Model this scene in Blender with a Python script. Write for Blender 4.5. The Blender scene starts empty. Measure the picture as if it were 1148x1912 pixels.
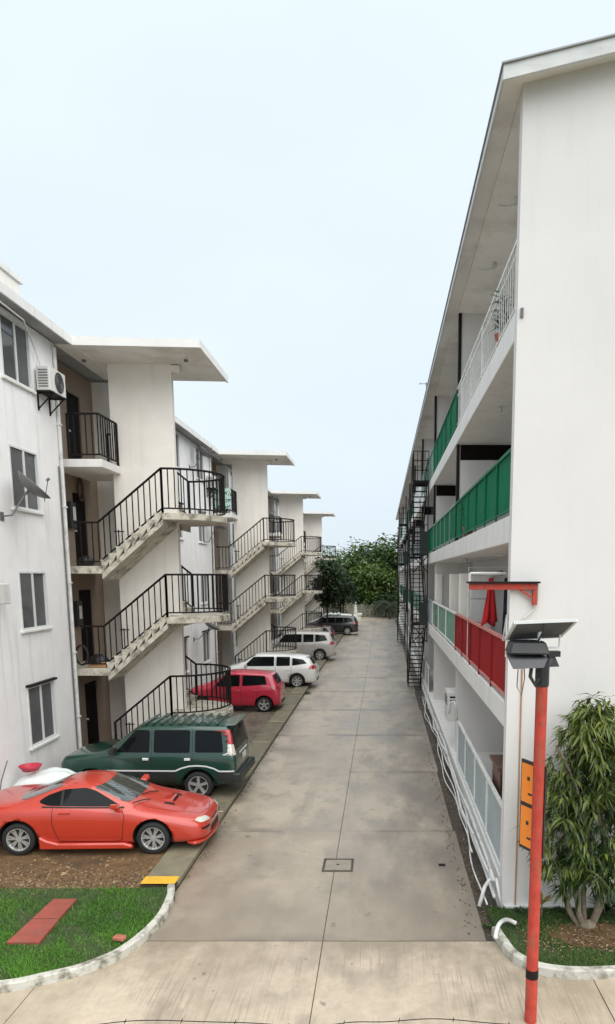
import bpy, bmesh, math, random
from mathutils import Vector, Matrix
from mathutils.bvhtree import BVHTree
import numpy as np
PI = math.pi
random.seed(7)
rng = np.random.default_rng(11)
sc = bpy.context.scene
COL = sc.collection

# ------------------------------------------------------------------ camera
CAM_H = 5.2
F_PX, CX, CY, W_PX, H_PX = 1300.0, 714.0, 1270.0, 1148.0, 1912.0
PITCH = math.atan((CY - 1075.0) / F_PX)
cam = bpy.data.cameras.new('camera'); camo = bpy.data.objects.new('camera', cam); COL.objects.link(camo)
camo.location = (0, 0, CAM_H); camo.rotation_euler = (PI / 2 - PITCH, 0, 0)
cam.sensor_fit = 'VERTICAL'; cam.sensor_height = 24.0
cam.lens = 24.0 * F_PX / H_PX
cam.shift_x = (W_PX / 2 - CX) / H_PX
cam.shift_y = (CY - H_PX / 2) / H_PX
cam.clip_start = 0.05; cam.clip_end = 2000
sc.camera = camo

# ------------------------------------------------------------------ sky, sun, exposure
SUN_EL, SUN_AZ = math.radians(56), math.radians(142)      # azimuth clockwise from +Y: behind the camera, to the right
wd = bpy.data.worlds.new('World'); sc.world = wd; wd.use_nodes = True
nt = wd.node_tree; nt.nodes.clear()
out = nt.nodes.new('ShaderNodeOutputWorld'); bg = nt.nodes.new('ShaderNodeBackground')
sky = nt.nodes.new('ShaderNodeTexSky'); sky.sky_type = 'NISHITA'; sky.sun_disc = False
sky.sun_elevation = SUN_EL; sky.sun_rotation = SUN_AZ; sky.air_density = 1.0; sky.dust_density = 3.0
bg.inputs['Strength'].default_value = 0.1
tc = nt.nodes.new('ShaderNodeTexCoord'); mp = nt.nodes.new('ShaderNodeMapping')
mp.inputs['Scale'].default_value = (1.2, 1.2, 2.6)
nz = nt.nodes.new('ShaderNodeTexNoise'); nz.inputs['Scale'].default_value = 1.6; nz.inputs['Detail'].default_value = 3.0
nt.links.new(tc.outputs['Generated'], mp.inputs['Vector']); nt.links.new(mp.outputs['Vector'], nz.inputs['Vector'])
sxz = nt.nodes.new('ShaderNodeSeparateXYZ'); nt.links.new(tc.outputs['Generated'], sxz.inputs['Vector'])
jit = nt.nodes.new('ShaderNodeMath'); jit.operation = 'MULTIPLY_ADD'; jit.inputs[1].default_value = 0.8; jit.inputs[2].default_value = -0.36
nt.links.new(nz.outputs['Fac'], jit.inputs[0])
elv = nt.nodes.new('ShaderNodeMath'); elv.operation = 'ADD'; nt.links.new(sxz.outputs['Z'], elv.inputs[0]); nt.links.new(jit.outputs['Value'], elv.inputs[1])
cr = nt.nodes.new('ShaderNodeValToRGB')                   # the overcast layer: an even cloud sheet, a little greyer to the horizon
cr.color_ramp.elements[0].position = 0.02; cr.color_ramp.elements[0].color = (3.38, 3.84, 4.2, 1)
cr.color_ramp.elements[1].position = 0.60; cr.color_ramp.elements[1].color = (3.9, 4.36, 4.72, 1)
nt.links.new(elv.outputs['Value'], cr.inputs['Fac'])
mx = nt.nodes.new('ShaderNodeMix'); mx.data_type = 'RGBA'; mx.inputs['Factor'].default_value = 0.93
nt.links.new(sky.outputs['Color'], mx.inputs['A']); nt.links.new(cr.outputs['Color'], mx.inputs['B'])
nt.links.new(mx.outputs['Result'], bg.inputs['Color']); nt.links.new(bg.outputs['Background'], out.inputs['Surface'])
sl = bpy.data.lights.new('sun', 'SUN'); slo = bpy.data.objects.new('sun', sl); COL.objects.link(slo)
sl.energy = 1.5; sl.angle = math.radians(90); sl.color = (1.0, 0.965, 0.91)
sd = Vector((math.sin(SUN_AZ) * math.cos(SUN_EL), math.cos(SUN_AZ) * math.cos(SUN_EL), math.sin(SUN_EL)))
slo.rotation_euler = sd.to_track_quat('Z', 'Y').to_euler()
vs = sc.view_settings
vs.view_transform = 'Standard'; vs.look = 'None'; vs.gamma = 1.0; vs.use_curve_mapping = False; vs.exposure = 1.22
sc.render.engine = 'CYCLES'; sc.cycles.use_denoising = True; sc.cycles.max_bounces = 6
sc.cycles.diffuse_bounces = 4

# ------------------------------------------------------------------ materials
MATS = {}
def mat(name, col, rough=0.6, var=0.12, scale=6.0, bump=0.0, bscale=60.0, metal=0.0, coat=0.0, spec=0.5,
        dirt=None, dirt_amt=0.0, dirt_scale=(5, 5, 0.35), dirt_lo=0.5, dirt_hi=0.72, rnd=0.0, rvar=0.0, coatr=0.06):
    if name in MATS: return MATS[name]
    m = bpy.data.materials.new(name); m.use_nodes = True; MATS[name] = m
    t = m.node_tree; n = t.nodes; L = t.links; b = n['Principled BSDF']
    b.inputs['Roughness'].default_value = rough; b.inputs['Metallic'].default_value = metal
    b.inputs['Coat Weight'].default_value = coat; b.inputs['Coat Roughness'].default_value = coatr
    b.inputs['Specular IOR Level'].default_value = spec
    co = n.new('ShaderNodeTexCoord'); src = co.outputs['Object']
    geo = n.new('ShaderNodeNewGeometry'); pos = geo.outputs['Position']
    no = n.new('ShaderNodeTexNoise'); no.inputs['Scale'].default_value = scale; no.inputs['Detail'].default_value = 5
    no.inputs['Roughness'].default_value = 0.6
    L.new(pos if dirt else src, no.inputs['Vector'])
    r = n.new('ShaderNodeValToRGB'); r.color_ramp.elements[0].position = 0.3; r.color_ramp.elements[1].position = 0.72
    r.color_ramp.elements[0].color = (*[c * (1 - var) for c in col], 1)
    r.color_ramp.elements[1].color = (*[min(1, c * (1 + var * 0.6)) for c in col], 1)
    L.new(no.outputs['Fac'], r.inputs['Fac']); last = r.outputs['Color']
    if dirt:
        mpn = n.new('ShaderNodeMapping'); mpn.inputs['Scale'].default_value = dirt_scale; L.new(pos, mpn.inputs['Vector'])
        n2 = n.new('ShaderNodeTexNoise'); n2.inputs['Scale'].default_value = 1.0; n2.inputs['Detail'].default_value = 6
        n2.inputs['Roughness'].default_value = 0.65; L.new(mpn.outputs['Vector'], n2.inputs['Vector'])
        r2 = n.new('ShaderNodeValToRGB'); r2.color_ramp.elements[0].position = dirt_lo; r2.color_ramp.elements[1].position = dirt_hi
        r2.color_ramp.elements[0].color = (0, 0, 0, 1); r2.color_ramp.elements[1].color = (dirt_amt,) * 3 + (1,)
        L.new(n2.outputs['Fac'], r2.inputs['Fac'])
        mm = n.new('ShaderNodeMix'); mm.data_type = 'RGBA'; L.new(r2.outputs['Color'], mm.inputs['Factor'])
        L.new(last, mm.inputs['A']); mm.inputs['B'].default_value = (*dirt, 1); last = mm.outputs['Result']
    if rnd:
        oi = n.new('ShaderNodeObjectInfo'); hs = n.new('ShaderNodeHueSaturation')
        mr = n.new('ShaderNodeMapRange'); mr.inputs['To Min'].default_value = 1 - rnd; mr.inputs['To Max'].default_value = 1 + rnd
        L.new(oi.outputs['Random'], mr.inputs['Value']); L.new(mr.outputs['Result'], hs.inputs['Value'])
        L.new(last, hs.inputs['Color']); last = hs.outputs['Color']
    L.new(last, b.inputs['Base Color'])
    if rvar:
        n3 = n.new('ShaderNodeTexNoise'); n3.inputs['Scale'].default_value = 1.3; n3.inputs['Detail'].default_value = 4; L.new(pos, n3.inputs['Vector'])
        m3 = n.new('ShaderNodeMapRange'); m3.inputs['From Min'].default_value = 0.35; m3.inputs['From Max'].default_value = 0.65
        m3.inputs['To Min'].default_value = max(0.04, rough - rvar); m3.inputs['To Max'].default_value = min(1, rough + rvar)
        L.new(n3.outputs['Fac'], m3.inputs['Value']); L.new(m3.outputs['Result'], b.inputs['Roughness'])
    if bump:
        nb = n.new('ShaderNodeTexNoise'); nb.inputs['Scale'].default_value = bscale; nb.inputs['Detail'].default_value = 4
        L.new(src, nb.inputs['Vector'])
        bp = n.new('ShaderNodeBump'); bp.inputs['Strength'].default_value = bump; bp.inputs['Distance'].default_value = 0.02
        L.new(nb.outputs['Fac'], bp.inputs['Height']); L.new(bp.outputs['Normal'], b.inputs['Normal'])
    return m

GREYDIRT = (0.30, 0.27, 0.23)
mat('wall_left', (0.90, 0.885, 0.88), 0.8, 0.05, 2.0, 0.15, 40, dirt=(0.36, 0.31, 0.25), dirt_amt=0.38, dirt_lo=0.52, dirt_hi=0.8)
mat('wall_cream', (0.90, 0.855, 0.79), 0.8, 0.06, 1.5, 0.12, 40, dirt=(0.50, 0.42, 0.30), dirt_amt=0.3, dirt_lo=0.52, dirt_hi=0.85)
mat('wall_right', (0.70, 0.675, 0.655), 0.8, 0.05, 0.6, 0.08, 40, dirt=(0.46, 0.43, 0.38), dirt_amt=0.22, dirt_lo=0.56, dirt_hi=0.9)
mat('recess_wall', (0.30, 0.225, 0.17), 0.85, 0.12, 2.0, 0.1, 40, dirt=(0.25, 0.2, 0.16), dirt_amt=0.5)  # shade of the stair recess is put into this darker brown
mat('slab_white', (0.80, 0.79, 0.76), 0.75, 0.05, 2.0, 0.1, 40, dirt=GREYDIRT, dirt_amt=0.35, dirt_lo=0.52, dirt_hi=0.85)
mat('soffit', (0.82, 0.80, 0.75), 0.85, 0.08, 1.0, 0.06, 30, dirt=(0.35, 0.31, 0.25), dirt_amt=0.5, dirt_scale=(0.7, 0.7, 0.7))
mat('stair_concrete', (0.62, 0.58, 0.48), 0.85, 0.2, 5.0, 0.2, 50, dirt=(0.10, 0.085, 0.06), dirt_amt=0.85, dirt_scale=(4, 4, 4), dirt_lo=0.48, dirt_hi=0.66)
mat('fascia_grey', (0.62, 0.63, 0.62), 0.6, 0.1, 3.0, dirt=(0.3, 0.3, 0.3), dirt_amt=0.4, dirt_scale=(1.5, 1.5, 6))
mat('roof_grey', (0.34, 0.34, 0.34), 0.7, 0.2, 2.0)
mat('black_iron', (0.012, 0.010, 0.010), 0.6, 0.3, 20, spec=0.2, dirt=(0.06, 0.03, 0.02), dirt_amt=0.4, dirt_scale=(9, 9, 9), dirt_lo=0.55, dirt_hi=0.75)
mat('dark_door', (0.010, 0.007, 0.006), 0.7, 0.3, 4, spec=0.1)
mat('brown_door', (0.10, 0.05, 0.035), 0.5, 0.3, 4)
mat('alu', (0.72, 0.73, 0.73), 0.4, 0.06, 8, metal=0.0)
mat('pane', (0.07, 0.075, 0.082), 0.12, 0.35, 1.5, spec=0.6)
mat('pane_curtain', (0.22, 0.23, 0.245), 0.3, 0.3, 3)
mat('pane_screen', (0.10, 0.10, 0.105), 0.5, 0.25, 2)
mat('pvc_white', (0.72, 0.72, 0.70), 0.5, 0.08, 8, dirt=(0.22, 0.2, 0.17), dirt_amt=0.65, dirt_scale=(3, 3, 3))
mat('white_paint', (0.80, 0.80, 0.77), 0.5, 0.06, 8, dirt=GREYDIRT, dirt_amt=0.45, dirt_scale=(3, 3, 3))
mat('kerb_white', (0.56, 0.545, 0.48), 0.8, 0.12, 6, 0.3, 50, dirt=(0.14, 0.125, 0.085), dirt_amt=0.9, dirt_scale=(5, 5, 5), dirt_lo=0.46, dirt_hi=0.66)
mat('green_rail', (0.006, 0.16, 0.075), 0.6, 0.15, 3, spec=0.2, dirt=(0.05, 0.10, 0.07), dirt_amt=0.5, dirt_scale=(2, 2, 2))
mat('pale_green', (0.17, 0.30, 0.23), 0.5, 0.12, 2)
mat('red_rail', (0.30, 0.02, 0.022), 0.65, 0.18, 3, spec=0.2, dirt=(0.2, 0.05, 0.04), dirt_amt=0.5, dirt_scale=(2, 2, 2))
mat('pink_rail', (0.62, 0.25, 0.21), 0.5, 0.15, 5)
mat('grey_sheet', (0.36, 0.41, 0.42), 0.45, 0.1, 2)
mat('red_steel', (0.46, 0.052, 0.034), 0.6, 0.22, 9, 0.1, 60, spec=0.35, dirt=(0.30, 0.10, 0.06), dirt_amt=0.75, dirt_scale=(14, 14, 3.5), dirt_lo=0.5, dirt_hi=0.62)
mat('black_plastic', (0.025, 0.025, 0.027), 0.4, 0.2, 10)
mat('dark_rubber', (0.016, 0.016, 0.017), 0.75, 0.2, 10)
mat('panel_back', (0.12, 0.12, 0.125), 0.75, 0.2, 5)
mat('orange_sign', (0.90, 0.26, 0.03), 0.5, 0.08, 5)
mat('ac_white', (0.72, 0.71, 0.68), 0.45, 0.06, 6, dirt=GREYDIRT, dirt_amt=0.4)
mat('ac_grey', (0.18, 0.18, 0.18), 0.5, 0.2, 6)
mat('dish_grey', (0.14, 0.14, 0.14), 0.5, 0.2, 4)
mat('cabinet_brown', (0.14, 0.07, 0.05), 0.5, 0.25, 4)
mat('cloth_red', (0.55, 0.02, 0.025), 0.9, 0.2, 6)
mat('cloth_dark', (0.02, 0.025, 0.05), 0.9, 0.3, 6)
mat('cloth_blue', (0.25, 0.32, 0.42), 0.9, 0.2, 6)
mat('cardboard', (0.42, 0.24, 0.12), 0.8, 0.15, 6)
mat('tarp_white', (0.74, 0.80, 0.78), 0.35, 0.08, 4)
mat('red_plastic', (0.5, 0.03, 0.06), 0.35, 0.1, 5)
mat('red_board', (0.30, 0.065, 0.045), 0.75, 0.3, 4, 0.3, 40, dirt=(0.18, 0.09, 0.06), dirt_amt=0.6, dirt_scale=(6, 6, 6))
mat('brick_red', (0.42, 0.14, 0.09), 0.85, 0.25, 15, 0.3, 60)
mat('yellow_paint', (0.75, 0.42, 0.03), 0.6, 0.12, 6, dirt=(0.35, 0.26, 0.1), dirt_amt=0.5, dirt_scale=(8, 8, 8))
mat('cream_paint', (0.55, 0.50, 0.33), 0.7, 0.2, 6, dirt=(0.25, 0.22, 0.16), dirt_amt=0.7, dirt_scale=(8, 8, 8))
mat('bay_ground', (0.17, 0.14, 0.105), 0.6, 0.4, 5, 0.6, 25, dirt=(0.06, 0.05, 0.04), dirt_amt=0.8, dirt_scale=(1.0, 1.0, 1.0), rvar=0.2)
mat('soil', (0.15, 0.085, 0.032), 0.95, 0.45, 5, 0.6, 25, dirt=(0.045, 0.03, 0.02), dirt_amt=0.8, dirt_scale=(1.2, 1.2, 1.2))
mat('lawn_soil', (0.045, 0.065, 0.02), 0.95, 0.4, 6, 0.5, 25)
mat('strip_concrete', (0.20, 0.18, 0.12), 0.6, 0.3, 4, 0.25, 40, dirt=(0.10, 0.09, 0.055), dirt_amt=0.8, dirt_scale=(2, 2, 2), rnd=0.12, rvar=0.2)
mat('gutter_dark', (0.075, 0.06, 0.045), 0.55, 0.4, 4, 0.4, 30, dirt=(0.03, 0.025, 0.02), dirt_amt=0.8, dirt_scale=(2, 2, 2), rvar=0.2)
mat('steel_cover', (0.31, 0.27, 0.21), 0.5, 0.25, 6, 0.2, 40)
mat('bark', (0.22, 0.18, 0.13), 0.9, 0.35, 12, 0.5, 30)
mat('dark_bark', (0.05, 0.04, 0.03), 0.9, 0.35, 12, 0.4, 30)
mat('terrain', (0.09, 0.10, 0.05), 0.95, 0.3, 0.3)
mat('far_wall', (0.30, 0.29, 0.22), 0.85, 0.15, 0.6)
mat('statue_white', (0.80, 0.79, 0.72), 0.6, 0.05, 6)

def leaf_mat(name, c1, c2, rough=0.45):
    m = bpy.data.materials.new(name); m.use_nodes = True; MATS[name] = m
    t = m.node_tree; n = t.nodes; L = t.links; b = n['Principled BSDF']; b.inputs['Roughness'].default_value = rough
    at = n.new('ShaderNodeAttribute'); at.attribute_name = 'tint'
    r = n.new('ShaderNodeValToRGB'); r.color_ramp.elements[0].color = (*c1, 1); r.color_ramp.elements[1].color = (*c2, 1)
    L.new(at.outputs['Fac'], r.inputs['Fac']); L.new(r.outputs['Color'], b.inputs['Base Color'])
    tr = n.new('ShaderNodeBsdfTranslucent'); L.new(r.outputs['Color'], tr.inputs['Color'])
    ms = n.new('ShaderNodeMixShader'); ms.inputs['Fac'].default_value = 0.25
    L.new(b.outputs['BSDF'], ms.inputs[1]); L.new(tr.outputs['BSDF'], ms.inputs[2]); L.new(ms.outputs['Shader'], n['Material Output'].inputs['Surface'])
    return m
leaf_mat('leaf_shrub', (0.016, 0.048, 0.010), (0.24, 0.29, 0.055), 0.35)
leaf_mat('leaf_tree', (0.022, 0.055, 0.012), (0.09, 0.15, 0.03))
leaf_mat('leaf_light', (0.05, 0.10, 0.018), (0.17, 0.24, 0.05))
leaf_mat('leaf_dark', (0.010, 0.026, 0.008), (0.04, 0.075, 0.02))
leaf_mat('leaf_yellow', (0.25, 0.16, 0.03), (0.30, 0.28, 0.06))
leaf_mat('grass_blade', (0.02, 0.10, 0.008), (0.14, 0.32, 0.04), 0.7)
leaf_mat('grass_dry', (0.02, 0.075, 0.01), (0.11, 0.19, 0.04), 0.7)
leaf_mat('litter', (0.10, 0.05, 0.02), (0.55, 0.42, 0.26), 0.8)

def concrete_road(name, base, damp, brush=False):
    m = bpy.data.materials.new(name); m.use_nodes = True; MATS[name] = m
    t = m.node_tree; n = t.nodes; L = t.links; b = n['Principled BSDF']; b.inputs['Specular IOR Level'].default_value = 0.9
    geo = n.new('ShaderNodeNewGeometry'); pos = geo.outputs['Position']
    def noise(sx, sy, detail=5, rough=0.6):
        mpn = n.new('ShaderNodeMapping'); mpn.inputs['Scale'].default_value = (sx, sy, 1); L.new(pos, mpn.inputs['Vector'])
        q = n.new('ShaderNodeTexNoise'); q.inputs['Scale'].default_value = 1; q.inputs['Detail'].default_value = detail
        q.inputs['Roughness'].default_value = rough; L.new(mpn.outputs['Vector'], q.inputs['Vector']); return q.outputs['Fac']
    def ramp(f, lo, hi, a, c):
        r = n.new('ShaderNodeMapRange'); r.inputs['From Min'].default_value = lo; r.inputs['From Max'].default_value = hi
        r.inputs['To Min'].default_value = a; r.inputs['To Max'].default_value = c; L.new(f, r.inputs['Value']); return r.outputs['Result']
    def mixc(fac, A, B):
        q = n.new('ShaderNodeMix'); q.data_type = 'RGBA'
        L.new(fac, q.inputs['Factor'])
        for k, v in (('A', A), ('B', B)):
            if isinstance(v, tuple): q.inputs[k].default_value = (*v, 1)
            else: L.new(v, q.inputs[k])
        return q.outputs['Result']
    big = noise(0.55, 0.28, 4); fine = noise(9, 9, 6, 0.7); mid = noise(1.6, 1.1, 5); blot = noise(0.35, 1.2, 5, 0.65)
    dampf = ramp(big, 0.42, 0.62, 0, 1)
    c = mixc(dampf, base, damp)
    c = mixc(ramp(mid, 0.5, 0.70, 0, 0.75), c, tuple(x * 0.60 for x in damp))
    c = mixc(ramp(blot, 0.55, 0.75, 0, 0.45), c, tuple(x * 1.15 for x in base))
    c = mixc(ramp(fine, 0.35, 0.7, 0.30, 0), c, tuple(x * 0.45 for x in base))
    c = mixc(ramp(noise(3.1, 3.1, 2), 0.69, 0.73, 0, 0.6), c, (0.05, 0.043, 0.032))
    if not brush:
        sp = n.new('ShaderNodeSeparateXYZ'); L.new(pos, sp.inputs['Vector'])
        def math_(op, a_, b_):
            q = n.new('ShaderNodeMath'); q.operation = op
            for i, v in enumerate((a_, b_)):
                if isinstance(v, (int, float)): q.inputs[i].default_value = v
                else: L.new(v, q.inputs[i])
            return q.outputs['Value']
        # damp, algae-stained concrete beside the right hand drain and below the left kerb, ragged edge from noise
        edge = math_('ADD', sp.outputs['X'], ramp(noise(0.9, 0.35, 5, 0.65), 0.3, 0.7, -1.6, 1.6))
        c = mixc(ramp(edge, -0.3, 1.6, 0, 0.82), c, (0.15, 0.118, 0.085))
        c = mixc(ramp(noise(2.4, 0.22, 5, 0.6), 0.56, 0.70, 0, 0.45), c, (0.20, 0.155, 0.11))
        edge2 = math_('ADD', sp.outputs['X'], ramp(noise(1.3, 0.8, 4, 0.65), 0.3, 0.7, -0.6, 0.6))
        c = mixc(ramp(edge2, -3.6, -2.9, 0.6, 0), c, (0.16, 0.14, 0.10))
        # grit washed along the cross joints
        jj = math_('PINGPONG', math_('SUBTRACT', sp.outputs['Y'], 9.37), 2.18)
        jm = math_('MULTIPLY', ramp(jj, 0.02, 0.24, 1, 0), ramp(noise(0.8, 1.4, 4), 0.46, 0.60, 0, 0.8))
        c = mixc(jm, c, (0.13, 0.105, 0.075))
    sq = n.new('ShaderNodeSeparateXYZ'); L.new(pos, sq.inputs['Vector'])
    yy = n.new('ShaderNodeMath'); yy.operation = 'ADD'; L.new(sq.outputs['Y'], yy.inputs[0]); L.new(ramp(noise(0.7, 0.5, 5, 0.65), 0.3, 0.7, -1.4, 1.4), yy.inputs[1])
    if brush: c = mixc(ramp(yy.outputs['Value'], 8.2, 9.7, 0, 0.7), c, (0.21, 0.165, 0.11))
    else: c = mixc(ramp(yy.outputs['Value'], 9.8, 14.0, 0.62, 0), c, (0.205, 0.16, 0.115))
    b.inputs['Coat Weight'].default_value = 0.0 if brush else 1.0; b.inputs['Coat Roughness'].default_value = 0.52
    oi = n.new('ShaderNodeObjectInfo'); hs = n.new('ShaderNodeHueSaturation'); L.new(ramp(oi.outputs['Random'], 0, 1, 0.965, 1.03), hs.inputs['Value'])
    L.new(c, hs.inputs['Color']); c = hs.outputs['Color']
    hgt = fine
    if brush:
        st = noise(38, 1.1, 3, 0.5)
        pm_ = n.new('ShaderNodeMath'); pm_.operation = 'MULTIPLY'; L.new(ramp(st, 0.52, 0.66, 0, 0.85), pm_.inputs[0]); L.new(ramp(noise(0.5, 0.7, 3), 0.42, 0.62, 0.1, 1), pm_.inputs[1])
        c = mixc(pm_.outputs['Value'], c, tuple(x * 0.45 for x in base))
    L.new(c, b.inputs['Base Color'])
    wet = n.new('ShaderNodeMath'); wet.operation = 'ADD'
    L.new(ramp(big, 0.40, 0.60, 0.62, 0.42), wet.inputs[0]); L.new(ramp(mid, 0.4, 0.65, 0.08, -0.10), wet.inputs[1])
    L.new(wet.outputs['Value'], b.inputs['Roughness'])
    bp = n.new('ShaderNodeBump'); bp.inputs['Strength'].default_value = 0.12; bp.inputs['Distance'].default_value = 0.01
    L.new(hgt, bp.inputs['Height']); L.new(bp.outputs['Normal'], b.inputs['Normal'])
    return m
concrete_road('road_concrete', (0.52, 0.43, 0.32), (0.34, 0.265, 0.185))
concrete_road('cross_concrete', (0.55, 0.455, 0.34), (0.42, 0.34, 0.25), True)

# ------------------------------------------------------------------ mesh helpers
WORLD = {}
def wloc(o): return WORLD.get(o.name, Vector((0, 0, 0))) if o else Vector((0, 0, 0))
def tagp(o, label=None, cat=None, group=None, kind=None):
    if label: o['label'] = label
    if cat: o['category'] = cat
    if group: o['group'] = group
    if kind: o['kind'] = kind
    return o
def thing(name, label, cat, loc=(0, 0, 0), group=None, kind=None):
    o = bpy.data.objects.new(name, None); COL.objects.link(o); o.location = loc; o.empty_display_size = 0.2
    WORLD[o.name] = Vector(loc); return tagp(o, label, cat, group, kind)
def new_obj(name, me, m, parent=None, loc=None, rot=None):
    """loc is a world position; the mesh is local to it"""
    o = bpy.data.objects.new(name, me); COL.objects.link(o)
    l = Vector(loc) if loc is not None else Vector((0, 0, 0))
    if parent:
        o.parent = parent; o.location = l - wloc(parent)
    else: o.location = l
    WORLD[o.name] = l
    if rot: o.rotation_euler = rot
    if m and not me.materials: me.materials.append(MATS[m])
    return o

class MB:
    def __init__(s): s.v = []; s.f = []; s.mi = []; s.cur = 0
    def add(s, vs, fs):
        k = len(s.v); s.v += [tuple(p) for p in vs]
        for q in fs: s.f.append([i + k for i in q]); s.mi.append(s.cur)
        return s
    def box(s, x0, x1, y0, y1, z0, z1):
        return s.add([(x0, y0, z0), (x1, y0, z0), (x1, y1, z0), (x0, y1, z0), (x0, y0, z1), (x1, y0, z1), (x1, y1, z1), (x0, y1, z1)],
                     [(0, 3, 2, 1), (4, 5, 6, 7), (0, 1, 5, 4), (1, 2, 6, 5), (2, 3, 7, 6), (3, 0, 4, 7)])
    def hexa(s, p): return s.add(p, [(0, 3, 2, 1), (4, 5, 6, 7), (0, 1, 5, 4), (1, 2, 6, 5), (2, 3, 7, 6), (3, 0, 4, 7)])
    def bar(s, a, b, r, n=6, r2=None):
        a = Vector(a); b = Vector(b); d = (b - a)
        if d.length < 1e-6: return s
        d.normalize(); u = d.cross(Vector((0, 0, 1)) if abs(d.z) < 0.9 else Vector((1, 0, 0))).normalized(); w = d.cross(u)
        r2 = r if r2 is None else r2
        vs = []
        for p, rr in ((a, r), (b, r2)):
            for i in range(n):
                t = 2 * PI * (i + 0.5) / n; vs.append(p + u * math.cos(t) * rr + w * math.sin(t) * rr)
        return s.add(vs, [(i, (i + 1) % n, n + (i + 1) % n, n + i) for i in range(n)] + [tuple(range(n))[::-1], tuple(range(n, 2 * n))])
    def tube(s, pts, r, n=6, closed=False):
        pts = [Vector(p) for p in pts]; m = len(pts); vs = []
        rs = r if isinstance(r, (list, tuple)) else [r] * m
        prev = None
        for i, p in enumerate(pts):
            if closed: d = pts[(i + 1) % m] - pts[i - 1]
            else: d = pts[min(i + 1, m - 1)] - pts[max(i - 1, 0)]
            d.normalize()
            if prev is None: u = d.cross(Vector((0, 0, 1)) if abs(d.z) < 0.9 else Vector((1, 0, 0))).normalized()
            else: u = (prev - d * prev.dot(d)).normalized()
            prev = u; w = d.cross(u)
            for k in range(n):
                t = 2 * PI * k / n; vs.append(p + (u * math.cos(t) + w * math.sin(t)) * rs[i])
        fs = []
        for i in range(m if closed else m - 1):
            j = (i + 1) % m
            for k in range(n): fs.append((i * n + k, i * n + (k + 1) % n, j * n + (k + 1) % n, j * n + k))
        if not closed: fs += [tuple(range(n))[::-1], tuple(range((m - 1) * n, m * n))]
        return s.add(vs, fs)
    def prism(s, poly, z0, z1):
        n = len(poly)
        return s.add([(x, y, z0) for x, y in poly] + [(x, y, z1) for x, y in poly],
                     [tuple(range(n))[::-1], tuple(range(n, 2 * n))] + [(i, (i + 1) % n, n + (i + 1) % n, n + i) for i in range(n)])
    def extr(s, poly, axis, a, b):
        """polygon of (u,v) pairs extruded along axis 'x' (u=y,v=z) or 'y' (u=x,v=z)"""
        n = len(poly); mk = (lambda u, v, t: (t, u, v)) if axis == 'x' else (lambda u, v, t: (u, t, v))
        return s.add([mk(u, v, a) for u, v in poly] + [mk(u, v, b) for u, v in poly],
                     [tuple(range(n))[::-1], tuple(range(n, 2 * n))] + [(i, (i + 1) % n, n + (i + 1) % n, n + i) for i in range(n)])
    def lathe(s, prof, n=24, axis='z', c=(0, 0, 0)):
        vs = []
        for r, h in prof:
            for i in range(n):
                t = 2 * PI * i / n; a, b = r * math.cos(t), r * math.sin(t)
                p = (a, b, h) if axis == 'z' else ((a, h, b) if axis == 'y' else (h, a, b))
                vs.append((p[0] + c[0], p[1] + c[1], p[2] + c[2]))
        return s.add(vs, [(j * n + i, j * n + (i + 1) % n, (j + 1) * n + (i + 1) % n, (j + 1) * n + i) for j in range(len(prof) - 1) for i in range(n)])
    def mesh(s, name, smooth=False, bevel=0, origin=(0, 0, 0), fix=True):
        me = bpy.data.meshes.new(name); ox, oy, oz = origin
        me.from_pydata([(x - ox, y - oy, z - oz) for x, y, z in s.v], [], s.f)
        if any(s.mi): me.polygons.foreach_set('material_index', s.mi)
        if fix or bevel:
            bm = bmesh.new(); bm.from_mesh(me)
            if bevel:
                es = [e for e in bm.edges if len(e.link_faces) == 2 and e.calc_face_angle(0) > 0.5]
                bmesh.ops.bevel(bm, geom=es, offset=bevel, segments=1, affect='EDGES', clamp_overlap=True)
            bmesh.ops.recalc_face_normals(bm, faces=bm.faces); bm.to_mesh(me); bm.free()
        if smooth: me.polygons.foreach_set('use_smooth', [True] * len(me.polygons))
        me.update(); return me
    def build(s, name, m, parent=None, smooth=False, bevel=0, at=None):
        """verts are world coordinates; object origin: 'at', else the parent's world place"""
        o = Vector(at) if at is not None else wloc(parent)
        me = s.mesh(name, smooth, bevel, o)
        for mm in (m if isinstance(m, (list, tuple)) else [m]): me.materials.append(MATS[mm])
        return new_obj(name, me, None, parent, o)

def holes_wall(mb, plane, a0, a1, z0, z1, holes, depth, axis='x', back=True):
    """wall sheet at plane (x=plane, spanning a=y) with rectangular holes and reveals going to plane+depth"""
    mk = (lambda a, z, t: (t, a, z)) if axis == 'x' else (lambda a, z, t: (a, t, z))
    A = sorted({a0, a1, *[h[0] for h in holes], *[h[1] for h in holes]}); Z = sorted({z0, z1, *[h[2] for h in holes], *[h[3] for h in holes]})
    A = [a for a in A if a0 <= a <= a1]; Z = [z for z in Z if z0 <= z <= z1]
    for i in range(len(A) - 1):
        for j in range(len(Z) - 1):
            ca, cz = (A[i] + A[i + 1]) / 2, (Z[j] + Z[j + 1]) / 2
            if any(h[0] < ca < h[1] and h[2] < cz < h[3] for h in holes): continue
            for t in ((plane, plane + depth) if back else (plane,)):
                mb.add([mk(A[i], Z[j], t), mk(A[i + 1], Z[j], t), mk(A[i + 1], Z[j + 1], t), mk(A[i], Z[j + 1], t)], [(0, 1, 2, 3)])
    def rev(h):
        q = [(h[0], h[2]), (h[1], h[2]), (h[1], h[3]), (h[0], h[3])]
        for k in range(4):
            (p, r), (p2, r2) = q[k], q[(k + 1) % 4]
            mb.add([mk(p, r, plane), mk(p2, r2, plane), mk(p2, r2, plane + depth), mk(p, r, plane + depth)], [(0, 1, 2, 3)])
    for h in holes: rev(h)
    rev((a0, a1, z0, z1))
    return mb

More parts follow.
